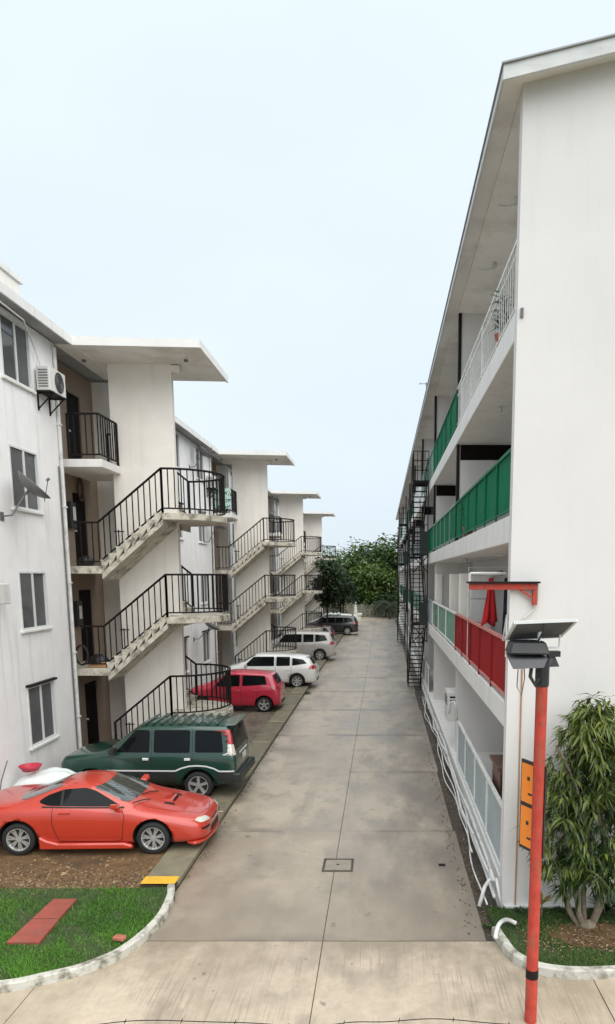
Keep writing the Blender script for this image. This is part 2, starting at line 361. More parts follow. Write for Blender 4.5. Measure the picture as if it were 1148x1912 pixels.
def copy_tree(o, parent=None, dloc=None):
    c = o.copy(); COL.objects.link(c)
    if parent: c.parent = parent
    for ch in o.children: copy_tree(ch, c)
    return c
def children_snapshot(o): return list(o.children)

def sweep(path, prof, closed=False):
    """profile (offset to the left of travel, z) swept along an xy path -> MB"""
    mb = MB(); n = len(path); k = len(prof); vs = []
    for i in range(n):
        a = Vector(path[max(i - 1, 0)]); b = Vector(path[min(i + 1, n - 1)]); d = (b - a).normalized(); nrm = Vector((-d.y, d.x))
        for off, z in prof:
            p = Vector(path[i]) + nrm * off; vs.append((p.x, p.y, z))
    fs = [(i * k + j, i * k + (j + 1) % k, (i + 1) * k + (j + 1) % k, (i + 1) * k + j) for i in range(n - 1) for j in range(k)]
    fs += [tuple(range(k))[::-1], tuple(range((n - 1) * k, n * k))]
    return mb.add(vs, fs)
def smooth_path(pts, n=8):
    out_ = []
    P = [Vector(p) for p in pts]; P = [P[0] * 2 - P[1]] + P + [P[-1] * 2 - P[-2]]
    for i in range(1, len(P) - 2):
        for k in range(n):
            t = k / n; a, b, c, d = P[i - 1], P[i], P[i + 1], P[i + 2]
            out_.append(0.5 * ((2 * b) + (c - a) * t + (2 * a - 5 * b + 4 * c - d) * t * t + (3 * b - a - 3 * c + d) * t ** 3))
    out_.append(P[-2]); return [tuple(p) for p in out_]
def inpoly(x, y, poly):
    r = False; j = len(poly) - 1
    for i in range(len(poly)):
        xi, yi = poly[i]; xj, yj = poly[j]
        if (yi > y) != (yj > y) and x < (xj - xi) * (y - yi) / (yj - yi) + xi: r = not r
        j = i
    return r

def tri_cloud(name, m, tris_v, tris_f, tint, parent=None, at=(0, 0, 0), kind=None):
    me = bpy.data.meshes.new(name); me.from_pydata([tuple(p) for p in tris_v], [], tris_f)
    a = me.attributes.new('tint', 'FLOAT', 'FACE'); a.data.foreach_set('value', list(tint)); me.update()
    o = new_obj(name, me, m, parent, at)
    if kind: o['kind'] = kind
    return o
# ================================================================== SETTING
o = MB().add([(-400, -60, -0.06), (400, -60, -0.06), (400, 700, -0.06), (-400, 700, -0.06)], [(0, 1, 2, 3)]).build('ground', 'terrain'); tagp(o, kind='structure')
KX = -3.45                      # left kerb line
RX = 1.50                       # right edge of the drive slabs
JX = -0.86                      # the long joint
JY = [9.37 + 4.36 * k for k in range(18)]
road = MB().box(KX - 0.02, 1.86, 9.0, 83.5, -0.05, -0.022).build('road', 'gutter_dark'); tagp(road, kind='structure')
slab_cache = {}
def slab(name, x0, x1, y0, y1, parent, m, z=0.0):
    mb = MB(); g = 0.006; x0 += g; x1 -= g; y0 += g; y1 -= g
    nx, ny = 4, 6; ed = 0.012
    xs = [x0 + (x1 - x0) * i / nx for i in range(nx + 1)]; ys = [y0 + (y1 - y0) * i / ny for i in range(ny + 1)]
    tl = [random.uniform(-0.003, 0.003) for _ in range(4)]
    vs = []
    for j, y in enumerate(ys):
        for i, x in enumerate(xs):
            u, v = i / nx, j / ny
            h = tl[0] * (1 - u) * (1 - v) + tl[1] * u * (1 - v) + tl[2] * u * v + tl[3] * (1 - u) * v
            edge = i in (0, nx) or j in (0, ny)
            vs.append((x, y, z + h - (0.004 if edge else 0) + random.uniform(-0.001, 0.001)))
    k = nx + 1
    mb.add(vs, [(j * k + i, j * k + i + 1, (j + 1) * k + i + 1, (j + 1) * k + i) for j in range(ny) for i in range(nx)])
    ring = [i for i in range(k)] + [j * k + nx for j in range(1, ny + 1)] + [ny * k + i for i in range(nx - 1, -1, -1)] + [j * k for j in range(ny - 1, 0, -1)]
    n0 = len(mb.v); nr = len(ring)
    mb.v += [(vs[r][0], vs[r][1], vs[r][2]) for r in ring] + [(vs[r][0], vs[r][1], -0.04) for r in ring]
    for q in range(nr):
        q2 = (q + 1) % nr; mb.f.append([n0 + q, n0 + q2, n0 + nr + q2, n0 + nr + q]); mb.mi.append(0)
    o = mb.build(name, m, parent, at=((x0 + x1) / 2, (y0 + y1) / 2, 0)); 
    for p in o.data.polygons[:nx * ny]: p.use_smooth = True
    return o
for k in range(len(JY) - 1):
    slab('slab', KX, JX, JY[k], JY[k + 1], road, 'road_concrete')
    slab('slab', JX, RX - (0.04 if k % 3 == 1 else 0.0), JY[k], JY[k + 1], road, 'road_concrete')
    if k % 2 == 0:       # thin crossing puddle lines of grit along joints
        pass
cross = MB().box(-60, 60, 2.0, 9.37, -0.055, -0.03).build('cross_road', 'gutter_dark'); tagp(cross, kind='structure')
for xa, xb in ((-13.5, -9), (-9, -4.45), (-4.45, JX), (JX, 2.75), (2.75, 6.8), (6.8, 11)):
    for ya, yb in ((2.2, 5.6), (5.6, 9.37)): slab('slab', xa, xb, ya, yb, cross, 'cross_concrete', -0.006)
# end street across the far end
es = MB().box(-60, 60, 83.4, 89, -0.05, 0.0).build('far_street', 'road_concrete'); tagp(es, kind='structure')

# ---- left parking side: strip, gravel bed, lawn, kerbs
strip = MB().box(-4.06, KX - 0.01, 11.02, 82, -0.05, 0.07).build('parking_strip', 'gutter_dark'); tagp(strip, kind='structure')
ys = [11.12, 14.6, 18.0, 21.02, 24.08, 27.12, 30.2, 33.3, 36.4, 39.5, 42.6, 45.7, 48.8, 52, 55, 58, 61, 64, 67, 70, 73, 76, 79, 82]
for a, b in zip(ys[:-1], ys[1:]):
    MB().box(-4.05, KX, a + 0.012, b - 0.012, 0.0, 0.10 + random.uniform(-.006, .006)).build('strip_slab', 'strip_concrete', strip, bevel=0.012, at=((-3.75), a, 0))
for i, y in enumerate(ys):
    if i == 0: MB().box(-4.05, KX - 0.02, y - 0.12, y + 0.17, 0.109, 0.113).build('yellow_line', 'yellow_paint', strip)
    elif i < 14: MB().box(-4.0, KX - 0.03, y - 0.035, y + 0.035, 0.109, 0.113).build('bay_line', 'cream_paint', strip)
bed = MB().box(-9.0, -4.06, 10.5, 17.9, -0.05, 0.055).build('gravel_bed', 'soil'); tagp(bed, kind='structure')
bay = MB().box(-9.0, -4.06, 17.9, 82, -0.05, 0.055).build('parking_ground', 'bay_ground'); tagp(bay, kind='structure')
kerbL = smooth_path([(-3.47, 11.0), (-3.36, 10.55), (-3.33, 9.80), (-3.54, 8.97), (-3.92, 8.52), (-4.36, 8.27), (-4.85, 8.08), (-6.2, 7.85), (-8.5, 7.8), (-13, 7.8)], 6)
o = sweep(kerbL, [(0.0, -0.04), (-0.12, -0.04), (-0.12, 0.10), (-0.10, 0.118), (-0.02, 0.118), (0.0, 0.10)]).build('kerb', 'kerb_white'); tagp(o, kind='structure')
lawnL = [(x, y) for x, y in kerbL][1:] + [(-13, 10.9), (-4.2, 10.9), (-3.5, 10.95)]
lawnL = [(x - 0.08 if y < 10.5 else x, y + 0.05 if y < 10.5 else y) for x, y in lawnL]
o = MB().prism(lawnL, -0.04, 0.075).build('lawn', 'lawn_soil'); tagp(o, kind='structure')
kerbR = smooth_path([(1.60, 9.55), (1.66, 9.22), (1.74, 8.88), (1.92, 8.62), (2.16, 8.47), (2.55, 8.40), (3.1, 8.42), (4.2, 8.45), (9, 8.45)], 6)
o = sweep(kerbR, [(0.0, -0.04), (0.0, 0.10), (0.02, 0.12), (0.10, 0.12), (0.12, 0.10), (0.12, -0.04)]).build('kerb', 'kerb_white'); tagp(o, kind='structure')
lawnR = list(kerbR) + [(9, 10.22), (1.62, 10.22)]
lawnR = [(x + (0.06 if i < 30 else 0), y + (0.05 if y < 9.5 else 0)) for i, (x, y) in enumerate(lawnR)]
o = MB().prism(lawnR, -0.04, 0.08).build('lawn', 'lawn_soil'); tagp(o, kind='structure')
# bare earth ring below the shrub
o = MB().prism([(3.15 + 0.75 * math.cos(t) * (1 + 0.15 * math.sin(3 * t)), 9.35 + 0.42 * math.sin(t) * (1 + 0.2 * math.cos(2 * t))) for t in [2 * PI * i / 24 for i in range(24)]], 0.06, 0.092).build('bare_earth', 'soil'); tagp(o, kind='structure')

def grass(name, m, poly, dens, hmin, hmax, z, label, skip=None):
    xs = [p[0] for p in poly]; ys_ = [p[1] for p in poly]
    x0, x1, y0, y1 = max(-8.2, min(xs)), min(6, max(xs)), min(ys_), max(ys_)
    N = int((x1 - x0) * (y1 - y0) * dens); V = []; Fc = []; T = []
    for _ in range(N):
        x, y = random.uniform(x0, x1), random.uniform(y0, y1)
        if not inpoly(x, y, poly): continue
        if skip and skip(x, y): continue
        bare = math.sin(x * 2.1 + 2.6 * math.sin(y * 1.3 + 1)) * math.sin(y * 2.4 + 1.9 * math.sin(x * 1.1)) + .35 * math.sin(x * 9 + y * 7)
        if bare > .45 and random.random() < .75: continue
        cl = 0.5 + 0.5 * math.sin(x * 3.1 + 1.7 * math.sin(y * 2.3)) * math.cos(y * 2.7 + math.sin(x * 1.9))
        h = random.uniform(hmin, hmax) * (0.6 + 0.7 * cl); a = random.uniform(0, 2 * PI); w = random.uniform(0.005, 0.009)
        lx, ly = random.gauss(0, h * 0.55), random.gauss(0, h * 0.55); k = len(V)
        V += [(x - w * math.cos(a), y - w * math.sin(a), z), (x + w * math.cos(a), y + w * math.sin(a), z), (x + lx, y + ly, z + h)]
        Fc.append((k, k + 1, k + 2)); T.append(min(1, max(0, 0.30 + 0.45 * cl + (.25 if y < 9.4 else 0) + random.gauss(0, 0.22))))
    o = tri_cloud(name, m, V, Fc, T); tagp(o, label, 'grass', kind='stuff'); return o
BOARD = [(-5.23, 10.43), (-4.86, 10.43), (-4.82, 9.12), (-5.28, 9.12)]
def skipL(x, y):
    if inpoly(x, y, BOARD): return True
    return (x < -4.6 and y > 9.3 + .4 * math.sin(3 * x) and random.random() < 0.5) or (y > 10.45 and random.random() < 0.55)
grass('grass', 'grass_blade', lawnL, 5200, 0.02, 0.055, 0.073, 'short green lawn grass inside the left kerb', skipL)
grass('grass', 'grass_dry', lawnR, 5200, 0.018, 0.05, 0.078, 'thin green grass on the right kerbed bed', lambda x, y: ((x - 3.15) / 0.75) ** 2 + ((y - 9.35) / 0.42) ** 2 < random.uniform(0.5, 1.1) or random.random() < 0.1)
# leaf litter and pebbles on the gravel bed
V = []; Fc = []; T = []
for _ in range(5200):
    x = random.uniform(-8.0, -4.08); y = 10.7 + abs(random.gauss(0, 0.55)) if random.random() < 0.5 else random.uniform(10.6, 36)
    r = random.uniform(0.008, 0.028) * (1.6 if random.random() < 0.08 else 1); z = 0.058; k = len(V); a = random.uniform(0, PI)
    ca, sa = math.cos(a), math.sin(a)
    for dx, dy, dz in ((-r, -r * .6, 0), (r, -r * .6, 0.2 * r), (r, r * .6, 0), (-r, r * .6, .1 * r), (0, 0, r * random.uniform(.5, 1.1))):
        V.append((x + dx * ca - dy * sa, y + dx * sa + dy * ca, z + dz))
    Fc += [(k, k + 1, k + 4), (k + 1, k + 2, k + 4), (k + 2, k + 3, k + 4), (k + 3, k, k + 4)]
    t = min(1, max(0, random.betavariate(1.2, 3.2))); T += [t] * 4
o = tri_cloud('gravel', 'litter', V, Fc, T); tagp(o, 'brown pebbles and leaf litter on the parking bed', 'gravel', kind='stuff')
# grit and fallen leaves in the right gutter and by the kerb
V = []; Fc = []; T = []
for _ in range(1500):
    if random.random() < 0.75: x, y = random.gauss(1.55, 0.14), 9.5 + abs(random.gauss(0, 7)); x = min(x, 1.78)
    else: x, y = random.gauss(KX + 0.06, 0.05), random.uniform(11, 45)
    if x < KX + 0.01: continue
    r = random.uniform(0.006, 0.022); k = len(V); a = random.uniform(0, PI); z = 0.0 if x < RX - 0.1 else -0.018
    for dx, dy, dz in ((-r, -r * .6, 0), (r, -r * .6, .1 * r), (r, r * .6, 0), (-r, r * .6, 0), (0, 0, r * .8)):
        V.append((x + dx * math.cos(a) - dy * math.sin(a), y + dx * math.sin(a) + dy * math.cos(a), z + dz + .003))
    Fc += [(k, k + 1, k + 4), (k + 1, k + 2, k + 4), (k + 2, k + 3, k + 4), (k + 3, k, k + 4)]
    T += [random.betavariate(1.2, 4)] * 4
o = tri_cloud('grit', 'litter', V, Fc, T); tagp(o, 'grit and fallen leaves along the drive edges', 'grit', kind='stuff')

# ================================================================== LEFT APARTMENT BLOCK
WX = -8.1; RB = -8.62                       # facade plane and recess back plane
FL = [0.05, 2.75, 5.45, 8.15]; ZT = 10.85
TW = [19.8, 35.4, 51.0, 66.6]; Y_END = 73.0; Y_START = 9.9
lb = thing('apartment_building', 'white four storey apartment block with window bays and stair towers, left of the drive', 'building', (WX, 41, 0))
def facade_windows(yc): return [yc - 3.5, yc + 3.5]
win_rows = [(1.28, 2.68), (3.98, 5.30), (6.68, 8.03), (9.42, 10.74)]
def window_l(y0, y1, z0, z1, detail=True, blind=0):
    f = MB(); x = WX - 0.06; t = 0.045
    f.box(x - .03, x + .075, y0, y0 + t, z0, z1); f.box(x - .03, x + .075, y1 - t, y1, z0, z1)
    f.box(x - .03, x + .073, y0 + t, y1 - t, z0, z0 + t); f.box(x - .03, x + .073, y0 + t, y1 - t, z1 - t, z1)
    ym = (y0 + y1) / 2; f.box(x - .02, x + .07, ym - .028, ym + .028, z0 + t, z1 - t)
    w = f.build('window', 'alu', lb, at=(WX, ym, z0))
    for a, b, m, dx in ((y0 + t, ym - .028, random.choice(['pane', 'pane', 'pane_screen', 'pane_curtain']), 0.035), (ym + .028, y1 - t, random.choice(['pane_screen', 'pane_screen', 'pane']), 0.012)):
        MB().box(x + dx, x + dx + .008, a, b, z0 + t, z1 - t).build('pane', m, w)
    if detail:
        MB().box(WX - .02, WX + .07, y0 - .08, y1 + .08, z0 - .06, z0 - 0.002).build('sill', 'slab_white', w, bevel=.008)
        if blind: MB().box(WX - 0.02, WX + .10, y0 - .05, y1 + .05, z1 + .002, z1 + .055).build('rain_hood', 'white_paint' if blind == 1 else 'black_iron', w, bevel=.006)
    return w
segs = [(Y_START, TW[0] - 1.6)] + [(TW[i] + 1.87, TW[i + 1] - 1.6) for i in range(3)] + [(TW[3] + 1.87, Y_END)]
for si, (a, b) in enumerate(segs):
    cs = []
    if si == 0: cs = [TW[0] - 3.5 - 0.02, 12.6]
    elif si < 4: cs = [TW[si - 1] + 3.5, TW[si - 1] + 8.35, TW[si] - 3.5]
    else: cs = [TW[3] + 3.5]
    holes = [(c - .63, c + .63, z0, z1) for c in cs for z0, z1 in win_rows]
    holes_wall(MB(), WX, a, b, -0.05, ZT, holes, -0.2).build('wall', 'wall_left', lb)
    for c in cs:
        for r, (z0, z1) in enumerate(win_rows): window_l(c - .63, c + .63, z0, z1, si < 2, 0 if r == 3 else (2 if r == 0 else random.choice([0, 1, 2])))
for i, yc in enumerate(TW):
    a, b = yc - 1.6, yc + 1.87
    holes = [(yc + 0.10, yc + 0.98, f, f + 2.05) for f in FL]
    m = holes_wall(MB(), RB, a, b, -0.05, ZT, holes, -0.2)
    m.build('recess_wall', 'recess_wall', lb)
    m = MB(); m.box(RB - .2, WX - .2, b, b + .15, -.05, ZT); m.box(RB - .2, WX - .2, a - .15, a, -.05, ZT); m.build('return_wall', 'wall_cream', lb)
    for k, f in enumerate(FL):
        d = MB().box(RB - .10, RB - .04, yc + .105, yc + .975, f, f + 2.045).build('door', 'brown_door' if (i == 1 and k == 2) else 'dark_door', lb, at=(RB, yc + .5, f))
        for zz in (f + .25, f + 1.15): MB().box(RB - .042, RB - .032, yc + .22, yc + .86, zz, zz + .75).build('door_panel', 'dark_door', d, bevel=.006)
        q = MB().bar((RB - .04, yc + .19, f + 1.0), (RB + .02, yc + .19, f + 1.0), .028, 8); q.build('handle', 'alu', d)
rf = MB()
rf.hexa([(-18, Y_START - .4, 11.6), (WX + .42, Y_START - .4, ZT + .002), (WX + .42, Y_END + .3, ZT + .002), (-18, Y_END + .3, 11.6),
         (-18, Y_START - .4, 11.75), (WX + .42, Y_START - .4, 11.0), (WX + .42, Y_END + .3, 11.0), (-18, Y_END + .3, 11.75)])
roof = rf.build('roof', 'roof_grey', lb)
MB().box(WX + .42, WX + .46, Y_START - .42, Y_END + .3, ZT - .03, ZT + .19).build('fascia', 'slab_white', roof, bevel=.006)
MB().box(-18, WX - .21, Y_START, Y_START + .2, -.05, 11.2).build('gable_wall', 'wall_left', lb)
MB().box(-18, WX - .21, Y_END - .2, Y_END, -.05, 11.2).build('gable_wall', 'wall_left', lb)
# downpipes at the recess edges
for i, yc in enumerate(TW):
    for yy in (yc - 1.72, yc + 2.0):
        p = MB().bar((WX + .05, yy, .05), (WX + .05, yy, ZT - .12), .045, 8)
        for z in (1.5, 3.2, 5.0, 6.9, 8.9): p.box(WX - .01, WX + .11, yy - .055, yy + .055, z, z + .04)
        p.build('downpipe', 'pvc_white', lb)
    if i < 2:
        p = MB().bar((WX + .03, yc - 1.84, .4), (WX + .03, yc - 1.84, 7.9), .018, 6); p.build('conduit', 'black_iron' if i else 'dish_grey', lb)
# ------------------------------------------------ stair towers
FW = 1.35                                      # half depth of the tower
X_IN, X_OUT = -7.35, -5.70                     # flight start and end
twr = thing('stair_tower', 'nearest cream stair tower, behind the dark green wagon', 'stair tower', (WX, TW[0], 0), 'stair towers on the left block')
yc = TW[0]
MB().box(-7.38, X_OUT + .02, yc - .09, yc + .09, 0, ZT - .02).build('stair_wall', 'wall_cream', twr)
cp = MB()
zi, zo = ZT + .0, ZT - .06
x1c = -4.55
cp.hexa([(WX - .0, yc - 1.55, zi), (x1c, yc - 1.55, zo), (x1c, yc + 1.55, zo), (WX, yc + 1.55, zi),
         (WX - .0, yc - 1.55, zi + .17), (x1c, yc - 1.55, zo + .15), (x1c, yc + 1.55, zo + .15), (WX, yc + 1.55, zi + .17)])
can = cp.build('canopy', 'soffit', twr)
fx = MB(); fx.hexa([(WX + .46, yc - 1.60, zi - .02), (x1c + .05, yc - 1.60, zo - .02), (x1c + .05, yc - 1.552, zo - .02), (WX + .46, yc - 1.552, zi - .02),
                    (WX + .46, yc - 1.60, zi + .19), (x1c + .05, yc - 1.60, zo + .17), (x1c + .05, yc - 1.552, zo + .17), (WX + .46, yc - 1.552, zi + .19)])
fx.box(x1c + .003, x1c + .05, yc - 1.551, yc + 1.6, zo - .02, zo + .17)
fx.build('fascia', 'slab_white', can)
MB().box(X_OUT + .022, X_OUT + .25, yc - .1, yc + .1, ZT - .24, ZT - .075).build('beam', 'wall_cream', twr)
for bx in (-7.75, -5.1):
    MB().lathe([(.001, ZT - .10), (.05, ZT - .10), (.06, ZT - .05)], 10, c=(bx, yc - .7, -.06)).build('ceiling_lamp', 'dish_grey', can)
balmesh = MB().box(-.0125, .0125, -.0125, .0125, 0, 1).mesh('baluster'); balmesh.materials.append(MATS['black_iron'])
def baluster(par, p, h):
    o = new_obj('baluster', balmesh, None, par, p); o.scale = (1, 1, h); return o
def railing(par, pts, hts=1.12, lo=0.12, step=.15, first=True, name='railing'):
    """handrail over a polyline of floor points with balusters every step"""
    P = [Vector(p) for p in pts]
    r = MB().tube([p + Vector((0, 0, hts)) for p in P], .030, 6)
    r.tube([p + Vector((0, 0, lo)) for p in P], .022, 6)
    for q in ((P[0], P[-1]) if first else (P[-1],)): r.box(q.x - .026, q.x + .026, q.y - .026, q.y + .026, q.z - .12, q.z + hts)
    ro = r.build(name, 'black_iron', par, at=P[0])
    L = [0]
    for a, b in zip(P[:-1], P[1:]): L.append(L[-1] + (Vector((b.x, b.y)) - Vector((a.x, a.y))).length)
    n = max(2, int(round(L[-1] / step)))
    for k in range(1, n):
        s = L[-1] * k / n; i = 0
        while i < len(L) - 2 and L[i + 1] < s: i += 1
        u = (s - L[i]) / max(1e-6, L[i + 1] - L[i]); p = P[i].lerp(P[i + 1], u)
        baluster(ro, p + Vector((0, 0, lo)), hts - lo)
    return ro
def flight(par, xa, za, xb, zb, y0, y1, n=8):
    """concrete flight from (xa,za) to (xb,zb) across y0..y1, its steps as sub-parts"""
    fl = MB(); t = .13
    fl.extr([(xa, za - .16), (xb, zb - .16), (xb, zb - .30), (xa, za - .34)], 'y', y0 + .02, y1 - .02)
    fo = fl.build('flight', 'stair_concrete', par, at=(xa, (y0 + y1) / 2, za))
    for k in range(n):
        x0 = xa + (xb - xa) * k / n; x1 = xa + (xb - xa) * (k + 1) / n; z = za + (zb - za) * (k + 1) / n
        zl = za + (zb - za) * k / n - .17
        dx = .02 if x1 > x0 else -.02
        s = MB().extr([(x0 - dx, z), (x1, z), (x1, z - .05), (x0 + dx, zl), (x0, zl), (x0, z - .045), (x0 - dx, z - .045)], 'y', y0, y1)
        s.build('step', 'stair_concrete', fo)
    return fo
Y0N, Y1N = yc - FW, yc - .09                    # near flight
Y0F, Y1F = yc + .09, yc + FW
RISE = 1.36
for k, f in enumerate(FL):
    if k > 0:                                   # floor landing in front of the doors
        ld = MB()
        if k < 3: ld.box(RB + .003, X_IN, yc - FW - .03, yc + FW + .03, f - .2, f)
        else: ld.box(RB + .003, -7.17, yc - FW - .03, yc + FW + .03, f - .2, f)
        lo_ = ld.build('landing', 'slab_white' if k == 3 else 'stair_concrete', twr, bevel=.012, at=(WX, yc, f))
    if k < 3:
        flight(twr, X_IN, f, X_OUT, f + RISE, Y0N, Y1N)
        flight(twr, X_OUT, f + RISE, X_IN, FL[k + 1], Y0F, Y1F)
        zl = f + RISE
        arc = [(X_OUT + FW * math.cos(t), yc + FW * math.sin(t)) for t in [-PI / 2 + PI * i / 20 for i in range(21)]]
        MB().prism([(X_OUT - .02, yc - FW)] + arc + [(X_OUT - .02, yc + FW)], zl - .17, zl).build('landing', 'stair_concrete', twr, bevel=.01, at=(X_OUT, yc, zl))
        r_ = FW - .05
        arcr = [(X_OUT + r_ * math.cos(t), yc + r_ * math.sin(t), zl) for t in [-PI / 2 + PI * i / 18 for i in range(19)]]
        railing(twr, arcr, step=.16)
        if k > 0: railing(twr, [(WX + .08, yc - FW + .05, f), (X_IN - .05, yc - FW + .05, f), (X_OUT, yc - FW + .05, zl)], first=False)
        else: railing(twr, [(X_IN + .1, yc - FW + .05, f + .1), (X_OUT, yc - FW + .05, zl)])
        railing(twr, [(X_OUT, yc + FW - .05, zl), (X_IN, yc + FW - .05, FL[k + 1])], first=False)
        # inner hand support at the wall end
        h = MB().bar((X_IN + .1, yc - .28, f + .05), (X_IN + .1, yc - .28, f + 1.0), .016); h.bar((X_IN - .02, yc - .28, f + .95), (X_IN + .25, yc - .28, f + .95), .016)
        h.build('grab_rail', 'black_iron', twr)
    else:
        railing(twr, [(WX + .08, yc - FW + .03, f), (-7.22, yc - FW + .03, f), (-7.22, yc - .12, f)])
        railing(twr, [(-7.22, yc + FW - .05, f), (WX + .08, yc + FW - .05, f)])
labels = ['nearest cream stair tower, behind the dark green wagon', 'second stair tower, with a pale banner on its top balcony', 'third stair tower, beyond the one with the banner', 'farthest stair tower, beside the dark tree at the end of the row']
towers = [twr]
for i in (1, 2, 3):
    c = copy_tree(twr); c.location = (WX, TW[i], 0); c['label'] = labels[i]; towers.append(c); WORLD[c.name] = Vector(c.location)

# ================================================================== RIGHT APARTMENT BLOCK
GX, GY = 1.86, 10.24
RF = [0.5, 3.3, 6.08, 8.88]; RT = 11.62
BXW = 3.35                                      # back wall of the galleries
Y2 = 82.0; PY = [18.3 + 8.0 * k for k in range(8)]
rb = thing('apartment_building', 'four storey block with open railed galleries and a blank white gable, right of the drive', 'building', (GX, 45, 0))
gw = MB(); gw.extr([(GX, -.05), (13.0, -.05), (13.0, 11.7), (7.4, RT + 1.25), (GX, RT)], 'y', GY, GY + .2)
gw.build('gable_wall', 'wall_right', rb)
holes = []
for k, f in enumerate(RF):
    for j in range(8):
        y0 = PY[j] - 8 + (.3 if j else 1.2)
        holes.append((y0 + 1.0, y0 + 1.9, f, f + 2.05)); holes.append((y0 + 3.4, y0 + 5.0, f + .9, f + 2.0))
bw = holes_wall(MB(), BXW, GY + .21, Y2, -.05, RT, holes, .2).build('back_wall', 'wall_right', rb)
for h in holes:
    if h[3] - h[2] > 1.5: MB().box(BXW + .10, BXW + .15, h[0] + .003, h[1] - .003, h[2], h[3] - .003).build('door', 'brown_door', rb, at=(BXW, h[0], h[2]))
    else:
        w = MB(); n = 8
        for q in range(n):
            z = h[2] + (h[3] - h[2]) * (q + .5) / n; w.box(BXW + .08, BXW + .13, h[0] + .003, h[1] - .003, z - .05, z + .045)
        w.build('louvre_window', 'pane', rb, at=(BXW, h[0], h[2]))
for k, f in enumerate(RF):
    if k == 0: MB().box(GX - .02, BXW, GY + .205, Y2, -.05, f).build('floor_slab', 'slab_white', rb)
    else: MB().box(GX - .0, BXW, GY + .205, Y2, f - .40, f - .003).build('floor_slab', 'slab_white', rb, bevel=.012)
    top = (RF + [RT])[k + 1] - (.402 if k < 3 else 0)
    for j, y in enumerate(PY):
        p = MB()
        if k == 1 and j == 0:
            p.box(2.30, BXW, y, y + .12, f, f + 1.9)
        else:
            p.box(GX + .10, BXW, y, y + .12, f, top - (.38 if k == 2 else 0))
        p.build('partition', 'wall_right', rb)
        if k in (2, 3): MB().box(GX + .02, GX + .095, y - .03, y + .09, f, top).build('post', 'dark_green_post' if 'dark_green_post' in MATS else 'black_iron', rb)
        if k == 2: MB().box(GX + .12, BXW, y + .03, y + .08, top - .379, top - .003).build('gap_shade_sheet', 'dark_door', rb)  # near-black sheet stands in for the shaded open gap above the partition
    MB().box(GX + .02, BXW, Y2 - .2, Y2, f, top).build('end_wall', 'wall_right', rb)
# columns on the second floor
for x0, x1, y in ((2.0, 2.24, 18.2), (1.98, 2.25, 20.6), (2.0, 2.24, 26.2)):
    MB().box(x0, x1, y, y + .22, RF[1], RF[1] + 1.95).build('column', 'wall_cream', rb, bevel=.01)
MB().box(2.26, 2.30, 20.62, 22.6, RF[1] + 1.3, RF[1] + 1.9).build('louvre_panel', 'wall_right', rb)
# roof with eaves and verge
SL = .225
ex = 1.575
def roof_z(x): return RT + (x - GX) * SL
r = MB(); r.extr([(ex, roof_z(ex) + .0), (7.4, roof_z(7.4)), (13.3, roof_z(7.4) - 1.32), (13.3, roof_z(7.4) - 1.26), (7.4, roof_z(7.4) + .06), (ex, roof_z(ex) + .06)], 'y', GY - .30, Y2 + .3)
rr = r.build('roof', 'soffit', rb)
fz = roof_z(ex)
f_ = MB(); f_.box(ex - .035, ex - .002, GY - .301, Y2 + .3, fz - .06, fz + .06); f_.build('eave_fascia', 'fascia_grey', rr, bevel=.006)
f_ = MB(); f_.extr([(ex - .036, roof_z(ex - .036) - .10), (7.4, roof_z(7.4) - .10), (7.4, roof_z(7.4) + .07), (ex - .036, roof_z(ex - .036) + .07)], 'y', GY - .34, GY - .302); f_.build('verge_fascia', 'fascia_grey', rr)
f_ = MB(); f_.extr([(ex - .06, roof_z(ex - .06) + .073), (7.4, roof_z(7.4) + .073), (7.4, roof_z(7.4) + .092), (ex - .06, roof_z(ex - .06) + .092)], 'y', GY - .37, Y2 + .3); f_.build('roof_sheet', 'roof_grey', rr)
MB().box(GX + .003, BXW, GY + .205, Y2, RT - .03, RT - .003).build('gallery_ceiling', 'soffit', rb)
# gallery railings
def ribbed(mb, x, y0, y1, z0, z1, pitch=.1, dep=.022):
    n = int((y1 - y0) / pitch); vs = []; fs = []
    for i in range(n * 2 + 1):
        y = y0 + (y1 - y0) * i / (2 * n); xx = x + (dep if i % 2 else 0)
        vs += [(xx, y, z0), (xx, y, z1)]
    for i in range(2 * n): fs.append((2 * i, 2 * i + 2, 2 * i + 3, 2 * i + 1))
    return mb.add(vs, fs)
def panel_rail(y0, y1, f, sheet, frame, posts=1.6, h=.95, x=GX + .03):
    rl = MB(); rl.box(x - .025, x + .03, y0, y1, f + h - .035, f + h + .012); rl.box(x - .02, x + .02, y0, y1, f + .07, f + .10)
    ro = rl.build('railing', frame, rb, at=(x, y0, f))
    ribbed(MB(), x + .004, y0 + .02, y1 - .02, f + .102, f + h - .037).build('sheet_panel', sheet, ro)
    n = max(1, int(round((y1 - y0) / posts)))
    for k in range(n + 1):
        y = y0 + (y1 - y0) * k / n
        MB().box(x - .03, x + .002, y - .014, y + .014, f, f + h - .04).build('post', sheet if frame == 'pink_rail' else frame, ro)
    return ro
wbar = MB().box(-.006, .006, -.006, .006, 0, 1).mesh('baluster'); wbar.materials.append(MATS['white_paint'])
